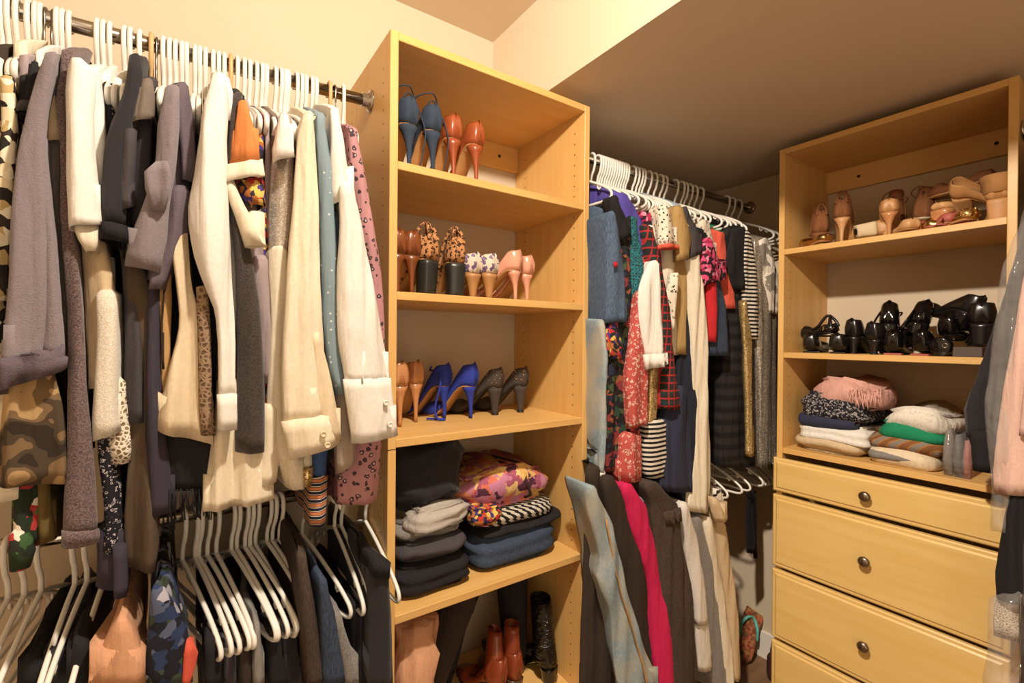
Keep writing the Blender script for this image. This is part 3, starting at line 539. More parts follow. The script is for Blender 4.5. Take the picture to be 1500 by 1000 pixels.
# ------------------------------------------------------------------ low rod under the shirts
GL = 'trousers on the low rod under the shirts'
TR = dict(fold=.006, tb=.012, back=1.37)
for nm, lb, m, Yp, rows in (
    ('black_trousers', 'black trousers folded over a hanger beside the green leaf top', 'black', 1.03, '975:30-70 1010:20-70'),
    ('black_trousers', 'black trousers beside a peach garment on the low rod', 'black', 1.0, '945:104-134 1010:92-130'),
    ('black_trousers', 'black trousers under the brown cardigan end', 'black_soft', 1.03, '960:66-98 1010:58-96'),
    ('peach_blouse', 'peach rounded garment folded on the low rod', 'peach', .95, '912:172-190 930:160-198 960:145-208 1010:126-216'),
    ('dark_blue_floral_skirt', 'dark skirt with blue and white flowers on the low rod', 'blue_floral', .95, '866:222-244 890:218-256 930:215-276 1010:210-282'),
    ('black_slacks', 'black slacks hanging below the first white trouser hanger', 'black', .985, '940:300-320 1010:298-328'),
    ('charcoal_slacks', 'charcoal slacks between two black slacks', 'charcoal', 1.0, '945:324-342 1010:322-350'),
    ('brown_slacks', 'dark brown slacks under the row of white trouser hangers', 'brown_dark', .985, '935:352-368 1010:350-378'),
    ('sheer_grey_slacks', 'sheer grey slacks hanging under white trouser hangers', 'grey', .97, '915:374-382 1010:370-388'),
    ('black_slacks', 'black slacks beside a sheer grey pair', 'black', .985, '925:396-414 1010:392-424'),
    ('black_slacks', 'black slacks with soft crease beside rolled dark jeans', 'black_soft', 1.0, '915:414-434 1010:416-444'),
    ('rolled_dark_jeans', 'dark brown grey jeans hung folded beside blue grey trousers', 'denim_brown', .95, '815:436-450 900:438-464 960:446-478 1010:452-482'),
    ('blue_grey_trousers', 'blue grey striped trousers held by a cream clip hanger', 'denim_dark', .935, '850:468-480 900:470-492 960:474-504 1010:476-510'),
    ('grey_trousers', 'light grey trousers between blue grey and black trousers', 'heather_grey', .945, '905:488-502 950:496-516 1010:504-530'),
    ('black_skirt', 'black skirt with straight front beside light grey trousers', 'black', 1.0, '890:516-536 930:518-548 1010:520-554'),
    ('black_pleated_skirt', 'black pleated waist skirt touching the shelf tower', 'black_soft', .925, '832:552-574 850:550-573 900:548-578 1010:544-580')):
    parts = [('cloth', m, Yp, .36, rows, TR)]
    if nm == 'dark_blue_floral_skirt': parts.append(('red_piping', 'coral', .945, .03, '944:272-284 960:268-290 1010:266-276'))
    if nm == 'black_pleated_skirt': parts.append(('waistband', 'black', .92, .3, '828:552-575 850:550-573', dict(fold=.006)))
    g(nm, lb, 'skirt' if 'skirt' in nm else ('blouse' if 'blouse' in nm else 'trousers'), parts, GL)
# filler behind: dark clothes in the depth of the low rod
g('black_coat', 'long black coat at the back of the low trouser rod', 'coat', [('body', 'black', 1.10, .26, '905:290-540 1010:290-540', dict(fold=.02, tb=.2))], GL)

# ------------------------------------------------------------------ high rod, printed tops
GP = 'tops on the high rod of printed tops'
def HX(p): return max(1.03, onY(p, 300, .95).x)
g('denim_shirt', 'mid blue denim shirt with short wide sleeve beside the shelf tower', 'shirt', [('body', 'denim_mid', .975, .38, '312:894-900 400:896-912 470:896-916', bd(hx=1.03)), ('sleeve', 'denim_mid', .93, .10, '312:894-903 330:894-909 360:895-916 420:896-922 474:896-927/-4', dict(hx=1.03, back=1.2)), ('patch', 'red', .922, .004, '384:899-904 391:899-904', dict(fold=0, opn=False))], GP)
g('light_jeans', 'pale blue jeans with frayed hem hanging below the denim shirt', 'jeans', [('leg', 'denim_light', .965, .30, '470:878-886 540:880-888 600:880-889 695:880-891/2', dict(hx=1.025, fold=.012, nz=.008)), ('frayed_edge', 'white', .963, .30, '692:880-892/2 698:880-892/2', dict(hx=1.025))], GP)
g('black_tee', 'black tee with short sleeve between denim shirt and purple shirt', 't-shirt', [('body', 'black', .98, .37, '290:898-908 480:890-915', bd(hx=1.07)), ('sleeve', 'black', .945, .06, '290:898-908 320:903-922 354:908-929/-10')], GP)
g('purple_shirt', 'bright purple shirt with pointed collar on the rod of prints', 'shirt', [('body', 'purple', .96, .38, '284:904-924 300:908-934 330:917-946 370:936-958 420:948-964', bd())], GP)
g('teal_lace_tunic', 'black top with teal lace front near the purple shirt', 'top', [('body', 'lace_teal', .955, .36, '318:923-938 360:926-942 440:930-948', bd())], GP)
g('dark_floral_dress', 'long dark dress printed with red and green leaves beside pale jeans', 'dress', [('body', 'dark_floral', .965, .37, '330:906-930 400:904-934 480:892-926 560:888-930 640:888-930 692:889-926/-4', dict(neck=True, back=1.36, fold=.01))], GP)
g('folk_print_blouse', 'orange and purple folk print sleeve above the dark leaf dress', 'blouse', [('sleeve', 'folk_print', .945, .3, '470:896-908 495:893-914 524:891-914/2')], GP)
g('wine_print_blouse', 'wine red speckled print blouse behind the red paisley scarf', 'blouse', [('body', 'red_print', .96, .37, '330:936-956 400:932-956 480:924-944 560:918-940 640:918-940', bd())], GP)
g('paisley_scarf', 'red scarf with white paisley border beside the white ruffled sleeve', 'scarf', [('front', 'paisley', .935, .3, '430:938-950 500:929-955 560:924-957 610:926-958 630:928-957/-14'), ('tail', 'paisley', .945, .3, '640:918-944 690:914-946 706:912-946')], GP)
g('white_ruffled_blouse', 'white blouse sleeve with a ruffled cuff on the rod of prints', 'blouse', [('body', 'white', .97, .36, '330:950-962 420:950-972 520:954-974', bd()), ('sleeve', 'white', .915, .08, '386:956-968 420:945-974 460:944-977 500:950-978 522:953-978', dict(fold=.009)), ('ruffle', 'white', .912, .085, '520:952-979/-4 543:954-983/-12', dict(fold=.012))], GP)
g('plaid_dress', 'dark green plaid dress with thin red lines', 'dress', [('body', 'plaid_cloth', .925, .38, '332:948-960 400:960-976 450:968-984 520:976-991 600:977-1000', dict(neck=True, back=1.36))], GP)
g('gold_chain_tunic', 'gold and brown twisted trim top between paisley scarf and plaid dress', 'top', [('body', 'sequin_gold', .95, .3, '540:955-968 600:953-966 650:950-964')], GP)
g('red_floral_tank', 'pink and red floral tank near the embroidered cream sleeve', 'top', [('body', 'pink_floral_dark', .97, .36, '312:948-964 400:962-974', bd())], GP)
g('embroidered_tunic', 'cream tunic with black embroidered sleeve and coral trim', 'tunic', [('body', 'cream', .96, .38, '306:968-984 362:974-996 420:974-994 520:984-1000', bd()), ('sleeve', 'embroidery', .918, .07, '304:970-982 330:972-990 360:972-997'), ('coral_trim', 'coral', .916, .072, '358:971-998 364:971-998'), ('sash', 'embroidery', .925, .03, '400:986-994 440:978-992 484:978-990')], GP)
g('tan_black_tee', 'tan tee with black side panel and short sleeve', 't-shirt', [('body', 'tan_tee', .955, .38, '306:994-1008 380:990-1012 518:991-1008/2', bd()), ('sleeve', 'tan_tee', .915, .06, '304:993-1004 340:994-1018 382:998-1016/-6'), ('side_panel', 'charcoal', .925, .06, '306:1002-1012 340:1012-1028 380:1014-1033/-14')], GP)
g('pale_blue_blouse', 'pale blue satin blouse collar behind the tan tee', 'blouse', [('body', 'denim_pale', .985, .36, '300:985-1000 330:985-1002 400:990-1008', bd())], GP)
g('navy_long_dress', 'long navy dress with wide straight hem beside the long cream coat', 'dress', [('body', 'navy', .95, .38, '350:1002-1020 500:1002-1022 600:998-1022 735:1004-1022', bd()), ('skirt', 'navy_mid', .935, .3, '570:990-1014 640:976-1018 718:972-1019/6')], GP)
g('striped_scarf', 'black and white striped scarf with dark fringe below the plaid dress', 'scarf', [('cloth', 'stripe_bw', .945, .28, '620:952-985 660:950-990 700:950-985')], GP)
g('cream_long_coat', 'long cream coat, longest pale garment on the rod of prints', 'coat', [('body', 'cream', .93, .38, '320:1004-1020 385:1012-1030 450:1018-1036 550:1022-1042 650:1024-1047 748:1014-1044/6', dict(neck=True, back=1.36))], GP)
g('pink_flower_blouse', 'black blouse with big pink flowers on its sleeve', 'blouse', [('body', 'black', .97, .36, '335:1022-1040 400:1036-1060', bd()), ('sleeve', 'pink_floral_dark', .918, .07, '352:1036-1046 385:1033-1060 420:1036-1069/-16')], GP)
g('denim_skirt', 'dark blue denim skirt with red strip below pink flower sleeve', 'skirt', [('body', 'denim_dark', .935, .34, '390:1040-1058 450:1043-1066 520:1046-1076/2'), ('red_lining', 'red', .928, .05, '410:1041-1050 500:1042-1053/2')], GP)
g('white_collar_tunic', 'black top with white lace collar beside the pink flower sleeve', 'top', [('body', 'embroidery', .965, .36, '322:1028-1044 380:1042-1056', bd())], GP)
g('orange_red_tunic', 'orange red top strip beside the black draped dress', 'top', [('body', 'coral', .95, .35, '340:1056-1066 400:1062-1074 452:1066-1079', bd())], GP)
g('green_tag_tunic', 'small bright green top collar near the black draped dress', 'top', [('body', 'green', .975, .34, '338:1064-1074 352:1066-1076 420:1068-1078', bd())], GP)
g('black_tiered_dress', 'long black dress with horizontal frayed tiers', 'dress', [('body', 'tiers', .955, .38, '332:1072-1096 420:1064-1096 520:1066-1112 600:1064-1119 684:1062-1120', dict(neck=True, back=1.36, fold=.01)), ('sleeve', 'black', .93, .07, '336:1078-1096 380:1070-1099 424:1080-1095')], GP)
g('striped_sweater', 'black and white striped sweater sleeve beside silver sequins', 'sweater', [('body', 'black', .965, .36, '338:1090-1104 500:1100-1116 660:1104-1120', bd()), ('sleeve', 'stripe_bw', .925, .07, '342:1092-1104 400:1091-1112 460:1097-1117 498:1099-1116')], GP)
g('gold_sequin_scarf', 'narrow gold and black sequinned strip hanging over black tiers', 'scarf', [('cloth', 'sequin_gold', .918, .03, '440:1091-1097 500:1094-1104 600:1096-1107 668:1097-1109')], GP)
g('silver_sequin_dress', 'long silver sequinned dress next to the drawer tower', 'dress', [('body', 'sequin_silver', .925, .38, '348:1112-1130 400:1112-1141 470:1113-1144 560:1116-1143 686:1120-1144', dict(neck=True, back=1.36)), ('bodice', 'silver_abstract', .915, .1, '352:1118-1132 400:1124-1144 460:1128-1146')], GP)

# ------------------------------------------------------------------ low rod, jeans
GJ = 'trousers on the low rod below the printed tops'
JB = dict(back=1.37, tb=.012)
for nm, lb, cat, parts in (
    ('dark_coat', 'dark brown long coat hanging against the shelf tower side', 'coat', [('body', 'brown_dark', .965, .38, '690:864-890 800:862-896 900:858-902 1010:854-908', dict(back=1.37, hx=1.03))]),
    ('faded_jeans', 'faded light blue jeans with orange seams beside dark blazer', 'jeans', [('leg', 'denim_light', .905, .12, '716:864-876 750:868-894 790:878-906 826:886-916 845:881-920 900:898-934 960:906-952 1010:912-972'), ('seam', 'tan', .899, .004, '760:888-890 820:898-900 850:906-908 920:926-928 1010:948-951', dict(fold=0, opn=False))]),
    ('dark_blazer', 'dark brown tailored blazer between faded jeans and hot pink blouse', 'blazer', [('body', 'brown_dark', .94, .40, '704:888-906 740:892-928 800:906-948 870:926-964 1010:940-980', JB)]),
    ('hot_pink_blouse', 'hot pink silky blouse, only bright pink garment on its rod', 'blouse', [('body', 'hot_pink', .925, .40, '716:918-934 740:922-950 800:938-966 860:956-976 930:962-988 1010:966-1004', JB)]),
    ('pale_blue_jeans', 'thin pale blue jeans strip behind the hot pink blouse', 'jeans', [('leg', 'denim_pale', .95, .35, '728:944-958 800:956-972 880:968-980', JB)]),
    ('brown_grey_jeans', 'wide dark brown grey jeans with a belt and snap button', 'jeans', [('leg', 'denim_brown', .915, .36, '712:950-972 740:960-998 800:968-1008 870:974-1020 940:980-1026 1010:984-1030', JB), ('pocket_flap', 'denim_brown', .909, .02, '752:976-1000/-8 772:980-1002/-10')]),
    ('white_trousers', 'shiny white trousers with knee fold beside grey trousers', 'trousers', [('leg', 'white_trouser', .925, .36, '742:1000-1014 790:1008-1026 860:1018-1036 916:1024-1042', JB), ('lower_leg', 'white_trouser', .93, .3, '912:1024-1042 985:1028-1049/-4')]),
    ('grey_striped_trousers', 'grey trousers between shiny white and cream trousers', 'trousers', [('leg', 'heather_grey', .935, .36, '762:1018-1034 850:1032-1052 940:1042-1062 1010:1046-1070', JB)]),
    ('cream_trousers', 'cream narrow trousers beside beige jacket', 'trousers', [('leg', 'cream', .93, .36, '764:1036-1048 850:1048-1062 940:1060-1072 1010:1064-1078', JB)]),
    ('brown_trousers', 'dark brown narrow strip between cream trousers and beige jacket', 'trousers', [('leg', 'brown_dark', .945, .36, '740:1048-1056 850:1060-1070 1010:1074-1084', JB)]),
    ('beige_jacket', 'beige jacket with short turned sleeve, last of the low rod', 'jacket', [('body', 'beige', .925, .38, '735:1048-1056 790:1058-1072 850:1066-1080 940:1076-1090 998:1078-1091', JB), ('sleeve', 'beige', .905, .05, '730:1048-1053 752:1050-1064 766:1054-1071/-6')]),
    ('black_belt', 'long black belt hanging from the crowded wall end hangers', 'belt', [('strap', 'black', .99, .012, '716:1094-1106 770:1094-1107 810:1096-1109', dict(fold=.002)), ('tail', 'black', 1.0, .008, '720:1100-1109 790:1102-1110 818:1105-1111', dict(fold=.001))]),
    ('white_floral_scarf', 'small blue and white flowered scarf above the beige jacket', 'scarf', [('cloth', 'blouse_print', .95, .2, '722:1050-1060 748:1054-1064')])):
    g(nm, lb, cat, parts, GJ)

# ------------------------------------------------------------------ garments right of the drawer tower (rod running along the right wall)
AX = 'x'
RS = dict(fold=.012, nz=.012)
g('black_satin_jacket', 'black satin jacket sleeve with gathered cuff inside clear plastic', 'jacket', [('body', 'black_soft', 1.70, .34, '190:1532-1562 300:1508-1545 500:1470-1530 640:1466-1530', dict(fold=.01)), ('sleeve', 'black_soft', 1.655, .12, '230:1522-1552 300:1504-1540 360:1488-1530 430:1466-1514 500:1446-1500 560:1425-1488 600:1412-1470 640:1414-1466', RS), ('cuff', 'black', 1.652, .11, '632:1416-1462 655:1422-1460 690:1424-1456/4', dict(fold=.004))], None, AX)
g('pink_coat', 'pale pink wool coat hanging in front of the drawer tower edge', 'coat', [('body', 'pink', 1.60, .46, '190:1568-1612 250:1542-1612 330:1514-1600 400:1497-1592 500:1480-1586 600:1463-1580 690:1452-1576 722:1452-1574/14', dict(fold=.008)), ('sleeve', 'pink', 1.575, .1, '240:1556-1600 330:1530-1580 450:1512-1562 560:1498-1550 640:1490-1546', dict(fold=.006))], None, AX)
g('black_skirt_suit', 'black garment hanging below the pink coat over white lace', 'skirt', [('body', 'black', 1.61, .42, '700:1478-1560 760:1468-1560 840:1454-1560 880:1456-1560/16', dict(fold=.012))], None, AX)
g('white_lace_dress', 'white lace hem under the black garment beside the drawers', 'dress', [('body', 'lace_cream', 1.62, .4, '820:1466-1560 870:1456-1560 915:1452-1560/20 934:1453-1560/26', dict(fold=.008))], None, AX)
g('grey_zip_jacket', 'dark garment with metal zip below the lace hem', 'jacket', [('body', 'charcoal', 1.60, .4, '730:1500-1560 860:1492-1560 1010:1490-1560', dict(fold=.006)), ('zip', 'chrome', 1.592, .004, '870:1494-1496 1010:1493-1495', dict(fold=0))], None, AX)
for _p, _z in ((1547, 190), (1590, 190), (1560, 190)):
    hanger(1.84, onX(_p, 190, 1.7).y, 1.9895, 'white plastic hanger on the rod along the right wall', 'white hangers on the right wall rod', PI/2)
# ------------------------------------------------------------------ shoes
for nm, c, r, kw in (('suede_navy', '2C3A4C', .9, {}), ('leather_tan', 'A04E28', .3, {}), ('leather_cognac', '80441F', .3, {}), ('patent_nude', 'C88A58', .18, {}), ('patent_pink', 'E8A488', .2, {}), ('suede_blue', '2438A0', .85, {}), ('suede_dark', '463C36', .9, {}), ('leather_black', '1C1817', .25, {}), ('patent_black', '120F0F', .08, {}), ('leather_sand', 'C8925C', .5, {}), ('suede_brown', '86522A', .9, {}), ('suede_sand', 'BC8850', .85, {}), ('nude_matte', 'CF9C68', .5, {}), ('sole_tan', 'B98550', .5, {}), ('sole_black', '1A1614', .5, {}), ('insole', 'C8A880', .6, {}), ('rose', 'B05848', .6, {}), ('heel_black', '2A2A26', .35, {}), ('sole_cream', 'E0C8A0', .7, {}), ('boot_brown', '8A3E22', .28, {}), ('heel_horn', '5A4228', .3, {}), ('box_grey', '5A4E46', .8, {}), ('turquoise', '5FB8A8', .5, {}), ('bag_maroon', '4A2628', .5, {})):
    plain(nm, c, r, 0., .5, .08)
cells('flop_print', ['8A4A2C', 'A86038', '5A5030', '7A3A28', '9C6A3C'], 90, .01, 40, None, .8)
plain('gold', 'D8B070', .25, 1.)
_t = NT('patent_crinkle'); _t.col(rgb('161313')); _t.bump(_t.noise(1, 3, _t.mapping((30, 30, 90))), 1., .02); MATS['patent_crinkle'] = _t.fin(.14)
def sst(a, b, t): t = max(0, min(1, (t-a)/(b-a))); return t*t*(3-2*t)
def lerpt(tab, t):
    for (a, va), (b, vb) in zip(tab, tab[1:]):
        if t <= b: return va+(vb-va)*sst(a, b, t)
    return tab[-1][1]
def shoe(name, label, pos, yaw, upper, h=.1, ln=.19, heel='stiletto', heel_mat=None, sole='sole_tan', counter=.056, toe='point', group=None, rot=(0, 0), strap=None, open_back=False, ws=1., lining='insole', studs=None, shaft=None):
    t = empty(name, pos, label, 'shoe', group, Euler((rot[0], rot[1], yaw)))
    zs = lambda u: .004+h*(1-sst(.13, .70, u))
    W = [(0, .010), (.03, .0195), (.09, .0262), (.25, .0265), (.42, .025), (.72, .0375), (.88, .028), (1, .006 if toe == 'point' else .016)]
    A = [(0, counter), (.1, counter*.97), (.3, counter*.62), (.5, .021), (.62, .024), (.72, .036), (.88, .026), (1, .012)]
    back = lambda u, z: -.010*max(0, 1-u*9)*(1-abs(z/counter-.45)*1.6)
    rings, lin = [], []
    us = [0, .02, .05, .09, .15, .22, .3, .38, .46, .54, .6, .64, .68, .73, .79, .85, .91, .96, 1]
    for u in us:
        w_ = lerpt(W, u)*ws; a = lerpt(A, u); b = sst(.58, .67, u); b = max(b, 1-sst(0, .03, u)); z0 = zs(u)
        P = []
        for s in (-1, 1):
            q = [(s*w_*.86, 0), (s*w_, a*.22), (s*w_*1.0, a*.55), (s*w_*(.86), a*.9), (s*w_*(.80*(1-b)+.62*b), a*(1-b)+a*1.0*b), (s*w_*(.74*(1-b)+.42*b), (a-.004)*(1-b)+a*1.06*b), (s*w_*(.68*(1-b)+.2*b), .006*(1-b)+a*1.1*b)]
            P.append(q)
        prof = P[0] + [(0, .006*(1-b)+lerpt(A, u)*1.11*b)] + P[1][::-1]
        rings.append([(x, ln*u+back(u, z), z0+z) for x, z in prof])
    B().loft(rings, True).build('upper', upper, t)
    # insole bed and outsole
    so = []
    for u in us:
        w_ = lerpt(W, u)*ws*.9; z0 = zs(u); so.append([(-w_, ln*u, z0+.001), (w_, ln*u, z0+.001), (w_*.97, ln*u, z0-.0035), (-w_*.97, ln*u, z0-.0035)])
    B().loft(so).build('sole', sole, t)
    ins = [[(-lerpt(W, u)*ws*.66, ln*u, zs(u)+.0072), (lerpt(W, u)*ws*.66, ln*u, zs(u)+.0072), (lerpt(W, u)*ws*.66, ln*u, zs(u)+.005), (-lerpt(W, u)*ws*.66, ln*u, zs(u)+.005)] for u in us[2:11]]
    B().loft(ins).build('insole', lining, t)
    hm = heel_mat or upper
    if h > .02:
        R = []
        for k in range(9):
            f = k/8; z = h*f
            if heel == 'stiletto': r = .0052+.0185*f**3.2; cy = .013+.011*f**2
            elif heel == 'cone': r = .009+.016*f**1.6; cy = .018+.006*f
            else: r = .0215+.0035*f; cy = .024
            pw = .5 if heel == 'block' else 1
            ring = []
            for j in range(12):
                a = 2*PI*j/12; cx, sy = math.cos(a), math.sin(a)
                ring.append((r*math.copysign(abs(cx)**pw, cx), cy+(-.004*f)+r*(.95)*math.copysign(abs(sy)**pw, sy), z+.001 if k < 8 else zs(.1)-.002))
            R.append(ring)
        ho = B().loft(R).build('heel', hm, t)
        B().lathe((0, R[0][0][1]-.0 if heel != 'stiletto' else .013, 0), (0, 0, 1), [(.0045 if heel == 'stiletto' else .012, 0), (.0045 if heel == 'stiletto' else .012, .004)], 8).build('heel_tip', 'sole_black', ho)
    else:
        B().box((-.022, .002, 0), (.022, .05, .006)).build('heel', hm, t, False)
    if strap == 'ankle':
        b = B(); R = .03; cz = h+counter+.028
        b.tube([Vector((R*.85*math.cos(a), .035+R*math.sin(a)*1.1, cz+.004*math.sin(a*2))) for a in [2*PI*k/18 for k in range(19)]], .0032, 6)
        b.tube([Vector((-.018, .006, h+counter*.9)), Vector((-.02, .006, cz-.01)), Vector((-.018, .012, cz))], .0028, 5); b.tube([Vector((.018, .006, h+counter*.9)), Vector((.02, .006, cz-.01)), Vector((.018, .012, cz))], .0028, 5)
        b.build('ankle_strap', upper, t)
    if strap == 'loose':
        b = B(); b.tube(bez([(-.02, .02, h+counter*.8), (-.036, .0, h+.01), (-.044, .012, h*.4), (-.05, -.004, .006), (-.03, -.012, .004), (-.06, .03, .006)], 5), .0032, 5)
        b.tube(bez([(.018, .03, h+counter*.7), (.03, .05, h+counter*.8), (.012, .075, h+counter*.72), (-.016, .05, h+counter*.95)], 5), .0028, 5); b.build('ankle_strap', upper, t)
    if strap == 'laces':
        b = B(); b.tube(bez([(-.018, .05, h+counter), (-.04, .03, h+counter+.02), (-.01, .0, h+counter+.03), (.02, .02, h+counter+.012), (.036, .0, h), (.03, -.004, h*.5), (.022, .0, .006)], 6), .0018, 5)
        b.tube(bez([(.018, .05, h+counter), (.03, .03, h+counter+.01), (-.005, .01, h+counter+.018), (-.02, .02, h+counter-.004)], 6), .0018, 5); b.build('lace', upper, t)
    if strap == 'cross':
        b = B()
        for s in (-1, 1): b.tube(bez([(s*.025, .075, h*.7+.018), (s*.021, .05, h+counter*.9), (s*.006, .026, h+counter+.034), (-s*.010, .008, h+counter+.018), (-s*.015, -.002, h+counter*.85)], 6), [.0052]*25, 6)
        b.build('ankle_strap', upper, t)
    if studs:
        b = B(); rs = random.Random(int(abs(pos[0])*9999))
        for k in range(22):
            u = rs.uniform(.0, .2); f = rs.uniform(.25, .95); s = rs.choice((-1, 1)); w_ = lerpt(W, u)*ws
            b.lathe((s*w_*(1.0-.12*f*f), ln*u-.008*max(0, 1-u*9), zs(u)+counter*f), (s, -.6, 0), [(.0022, -.001), (.0022, .0008), (.0012, .002), (0, .0022)], 6)
        b.build('studs', 'gold', t)['kind'] = 'stuff'
    if shaft:
        hh, sm, lean = shaft[:3]; r0, r1 = shaft[3:] or (.030, .042); R = []
        for k in range(9):
            f = k/8; rx = r0+(r1-r0)*f; ry = (r0+(r1-r0)*f)*1.22; z = h+.012+hh*f
            R.append([(rx*math.cos(2*PI*j/14)+lean[0]*f, .034+.004*f+ry*math.sin(2*PI*j/14)+lean[1]*f, z) for j in range(14)])
        inn = [[(p[0]*.93+R[8][0][0]*0, p[1], p[2]-.001) for p in R[8]], [(p[0]*.9, p[1], p[2]-.05) for p in R[8]]]
        B().loft(R+inn, True, True, True).build('shaft', sm, t)
    return t
def tp(px, py, Y): return onY(px, py, Y)
def t1(px, py, z, Y=None):
    if Y is None: return onZ(px, py, z)
    p = onY(px, py, Y); p.z = z; return p
G1 = 'heels on the top shelf of the heel tower'
shoe('navy_heel', 'navy suede lace-up stiletto, half hidden by the tower side', t1(603, 237, S1, 1.075), .12, 'suede_navy', .105, strap='laces', counter=.062)
shoe('navy_heel', 'navy suede lace-up stiletto with trailing laces beside tan pumps', t1(638, 243, S1, 1.075), .12, 'suede_navy', .105, strap='laces', counter=.062)
shoe('tan_pump', 'glossy reddish tan pump touching the navy heels', t1(668, 252, S1, 1.075), .05, 'leather_tan', .10, counter=.058)
shoe('tan_pump', 'glossy reddish tan pump standing alone at the open shelf end', t1(702, 258, S1, 1.075), .16, 'leather_tan', .10, counter=.058)
shoe('brown_pump', 'brown leather pump pressed against the tower side, mostly hidden', t1(585, 428, S2, 1.075), 0, 'leather_cognac', .09)
shoe('brown_pump', 'brown leather pump beside the leopard print heels', t1(606, 429, S2, 1.075), 0, 'leather_cognac', .09)
shoe('leopard_heel', 'leopard print block heel with a high strap, next to the brown pump', t1(634, 431, S2, 1.08), .35, 'leopard', .085, heel='block', heel_mat='heel_black', counter=.062, strap='cross', lining='leopard')
shoe('leopard_heel', 'leopard print block heel with a high strap, next to purple print heels', t1(671, 433, S2, 1.08), -.1, 'leopard', .085, heel='block', heel_mat='heel_black', counter=.062, strap='cross', lining='leopard')
shoe('purple_print_heel', 'cream heel printed with purple rings beside the leopard heels', t1(699, 435, S2, 1.08), .2, 'purple_print', .062, heel='cone', heel_mat='sole_tan', counter=.052)
shoe('purple_print_heel', 'cream heel printed with purple beside the pink pumps', t1(724, 437, S2, 1.08), .35, 'purple_print', .066, heel='cone', heel_mat='sole_tan', counter=.052)
shoe('pink_pump', 'pale pink patent pump turned sideways next to printed heels', t1(761, 440, S2, 1.085), .6, 'patent_pink', .082, counter=.056)
shoe('pink_pump', 'pale pink patent pump at the wall end of its shelf', t1(777, 441, S2, 1.1), .3, 'patent_pink', .078, counter=.052)
shoe('nude_pump', 'nude patent pump against the tower side next to a white cuff', t1(588, 626, S3), -.05, 'patent_nude', .105, counter=.06)
shoe('nude_pump', 'nude patent pump beside royal blue suede heels', t1(612, 619, S3), .05, 'patent_nude', .105, counter=.06)
shoe('royal_blue_heel', 'royal blue suede heel with a loose strap beside the nude pump', t1(656, 613, S3), .45, 'suede_blue', .092, counter=.062, strap='loose')
shoe('royal_blue_heel', 'royal blue suede heel without strap beside studded heels', t1(695, 613, S3), .5, 'suede_blue', .092, counter=.064)
shoe('studded_heel', 'dark suede heel with metal studs beside the blue heels', t1(733, 608, S3), .6, 'suede_dark', .082, heel='cone', counter=.058, studs=True, sole='sole_black', lining='sole_black')
shoe('studded_heel', 'dark suede heel with metal studs at the wall end', t1(770, 604, S3), .55, 'suede_dark', .082, heel='cone', counter=.058, studs=True, sole='sole_black', lining='sole_black')
# boots on the lowest visible shelf of the heel tower
BT = dict(heel='block', sole='sole_black', counter=.075, toe='round', lining='sole_black')
shoe('ankle_boot', 'shiny brown leather ankle boot leaning between black boots', Vector((.742, 1.13, S5+.001)), .1, 'boot_brown', .05, .2, heel_mat='heel_horn', rot=(0, .16), shaft=(.13, 'boot_brown', (.0, .02), .030, .020), **BT)
shoe('ankle_boot', 'shiny brown leather ankle boot standing upright beside tall quilted boot', Vector((.808, 1.13, S5+.001)), 0, 'boot_brown', .05, .2, heel_mat='heel_horn', rot=(0, .02), shaft=(.14, 'boot_brown', (.0, .0), .030, .021), **BT)
shoe('tall_boot', 'tall dark brown suede boot leaning steeply beside the beige bag', Vector((.55, 1.2, S5+.001)), .1, 'brown_dark', .05, .2, rot=(0, .38), shaft=(.28, 'brown_dark', (0, 0), .036, .062), **BT)
shoe('tall_boot', 'tall black suede boot leaning on the dark brown one', Vector((.645, 1.27, S5+.001)), .1, 'black', .05, .2, rot=(0, .22), shaft=(.3, 'black', (0, 0), .036, .06), **BT)
shoe('quilted_boot', 'tall black quilted boot beside the upright brown boot', Vector((.872, 1.2, S5+.001)), .05, 'leather_black', .05, .2, rot=(0, -.02), shaft=(.33, 'black', (-.01, .0), .036, .052), **BT)
shoe('crinkled_boot', 'shiny crinkled black boot against the tower side', Vector((.932, 1.11, S5+.001)), 0, 'patent_black', .05, .2, rot=(0, -.10), shaft=(.2, 'patent_crinkle', (0, .0), .034, .03), **BT)

def t2(px, py, z, X=None):
    if X is None: return onZ(px, py, z)
    p = onX(px, py, X); p.z = z; return p
E90 = -PI/2
# nude and tan shoes, upper shelf of the drawer tower
G2 = 'tan shoes on the upper shelf of the drawer tower'
shoe('strappy_sandal', 'tan strappy cage sandal leaning on the tower wall side', t2(1203, 352, Q1, 1.86), E90+.5, 'suede_brown', .05, .17, 'block', counter=.075, strap='cross', group=G2, rot=(.05, 0))
shoe('brown_stiletto', 'brown stiletto with beige heel and bronze straps beside cage sandal', t2(1232, 350, Q1, 1.83), E90+.25, 'suede_brown', .085, .18, 'stiletto', 'nude_matte', counter=.06, strap='cross', group=G2)
shoe('cream_wedge', 'cream heel lying on its side behind the beige stiletto', t2(1258, 346, Q1+.036, 1.84), E90+.8, 'nude_matte', .05, .15, 'block', 'sole_cream', group=G2, rot=(.1, 1.45))
shoe('beige_stiletto', 'beige stiletto heel under the brown suede booties', t2(1302, 338, Q1, 1.83), E90+.25, 'leather_sand', .075, .18, 'stiletto', 'patent_nude', group=G2, counter=.04)
shoe('suede_bootie', 'brown suede bootie with cream sole standing behind the beige stiletto', t2(1306, 330, Q1+.045, 1.93), E90, 'suede_brown', .02, .17, 'block', 'sole_cream', 'sole_cream', .075, 'round', G2, (-.12, 0), strap='laces', shaft=(.10, 'suede_brown', (0, -.012), .028, .019))
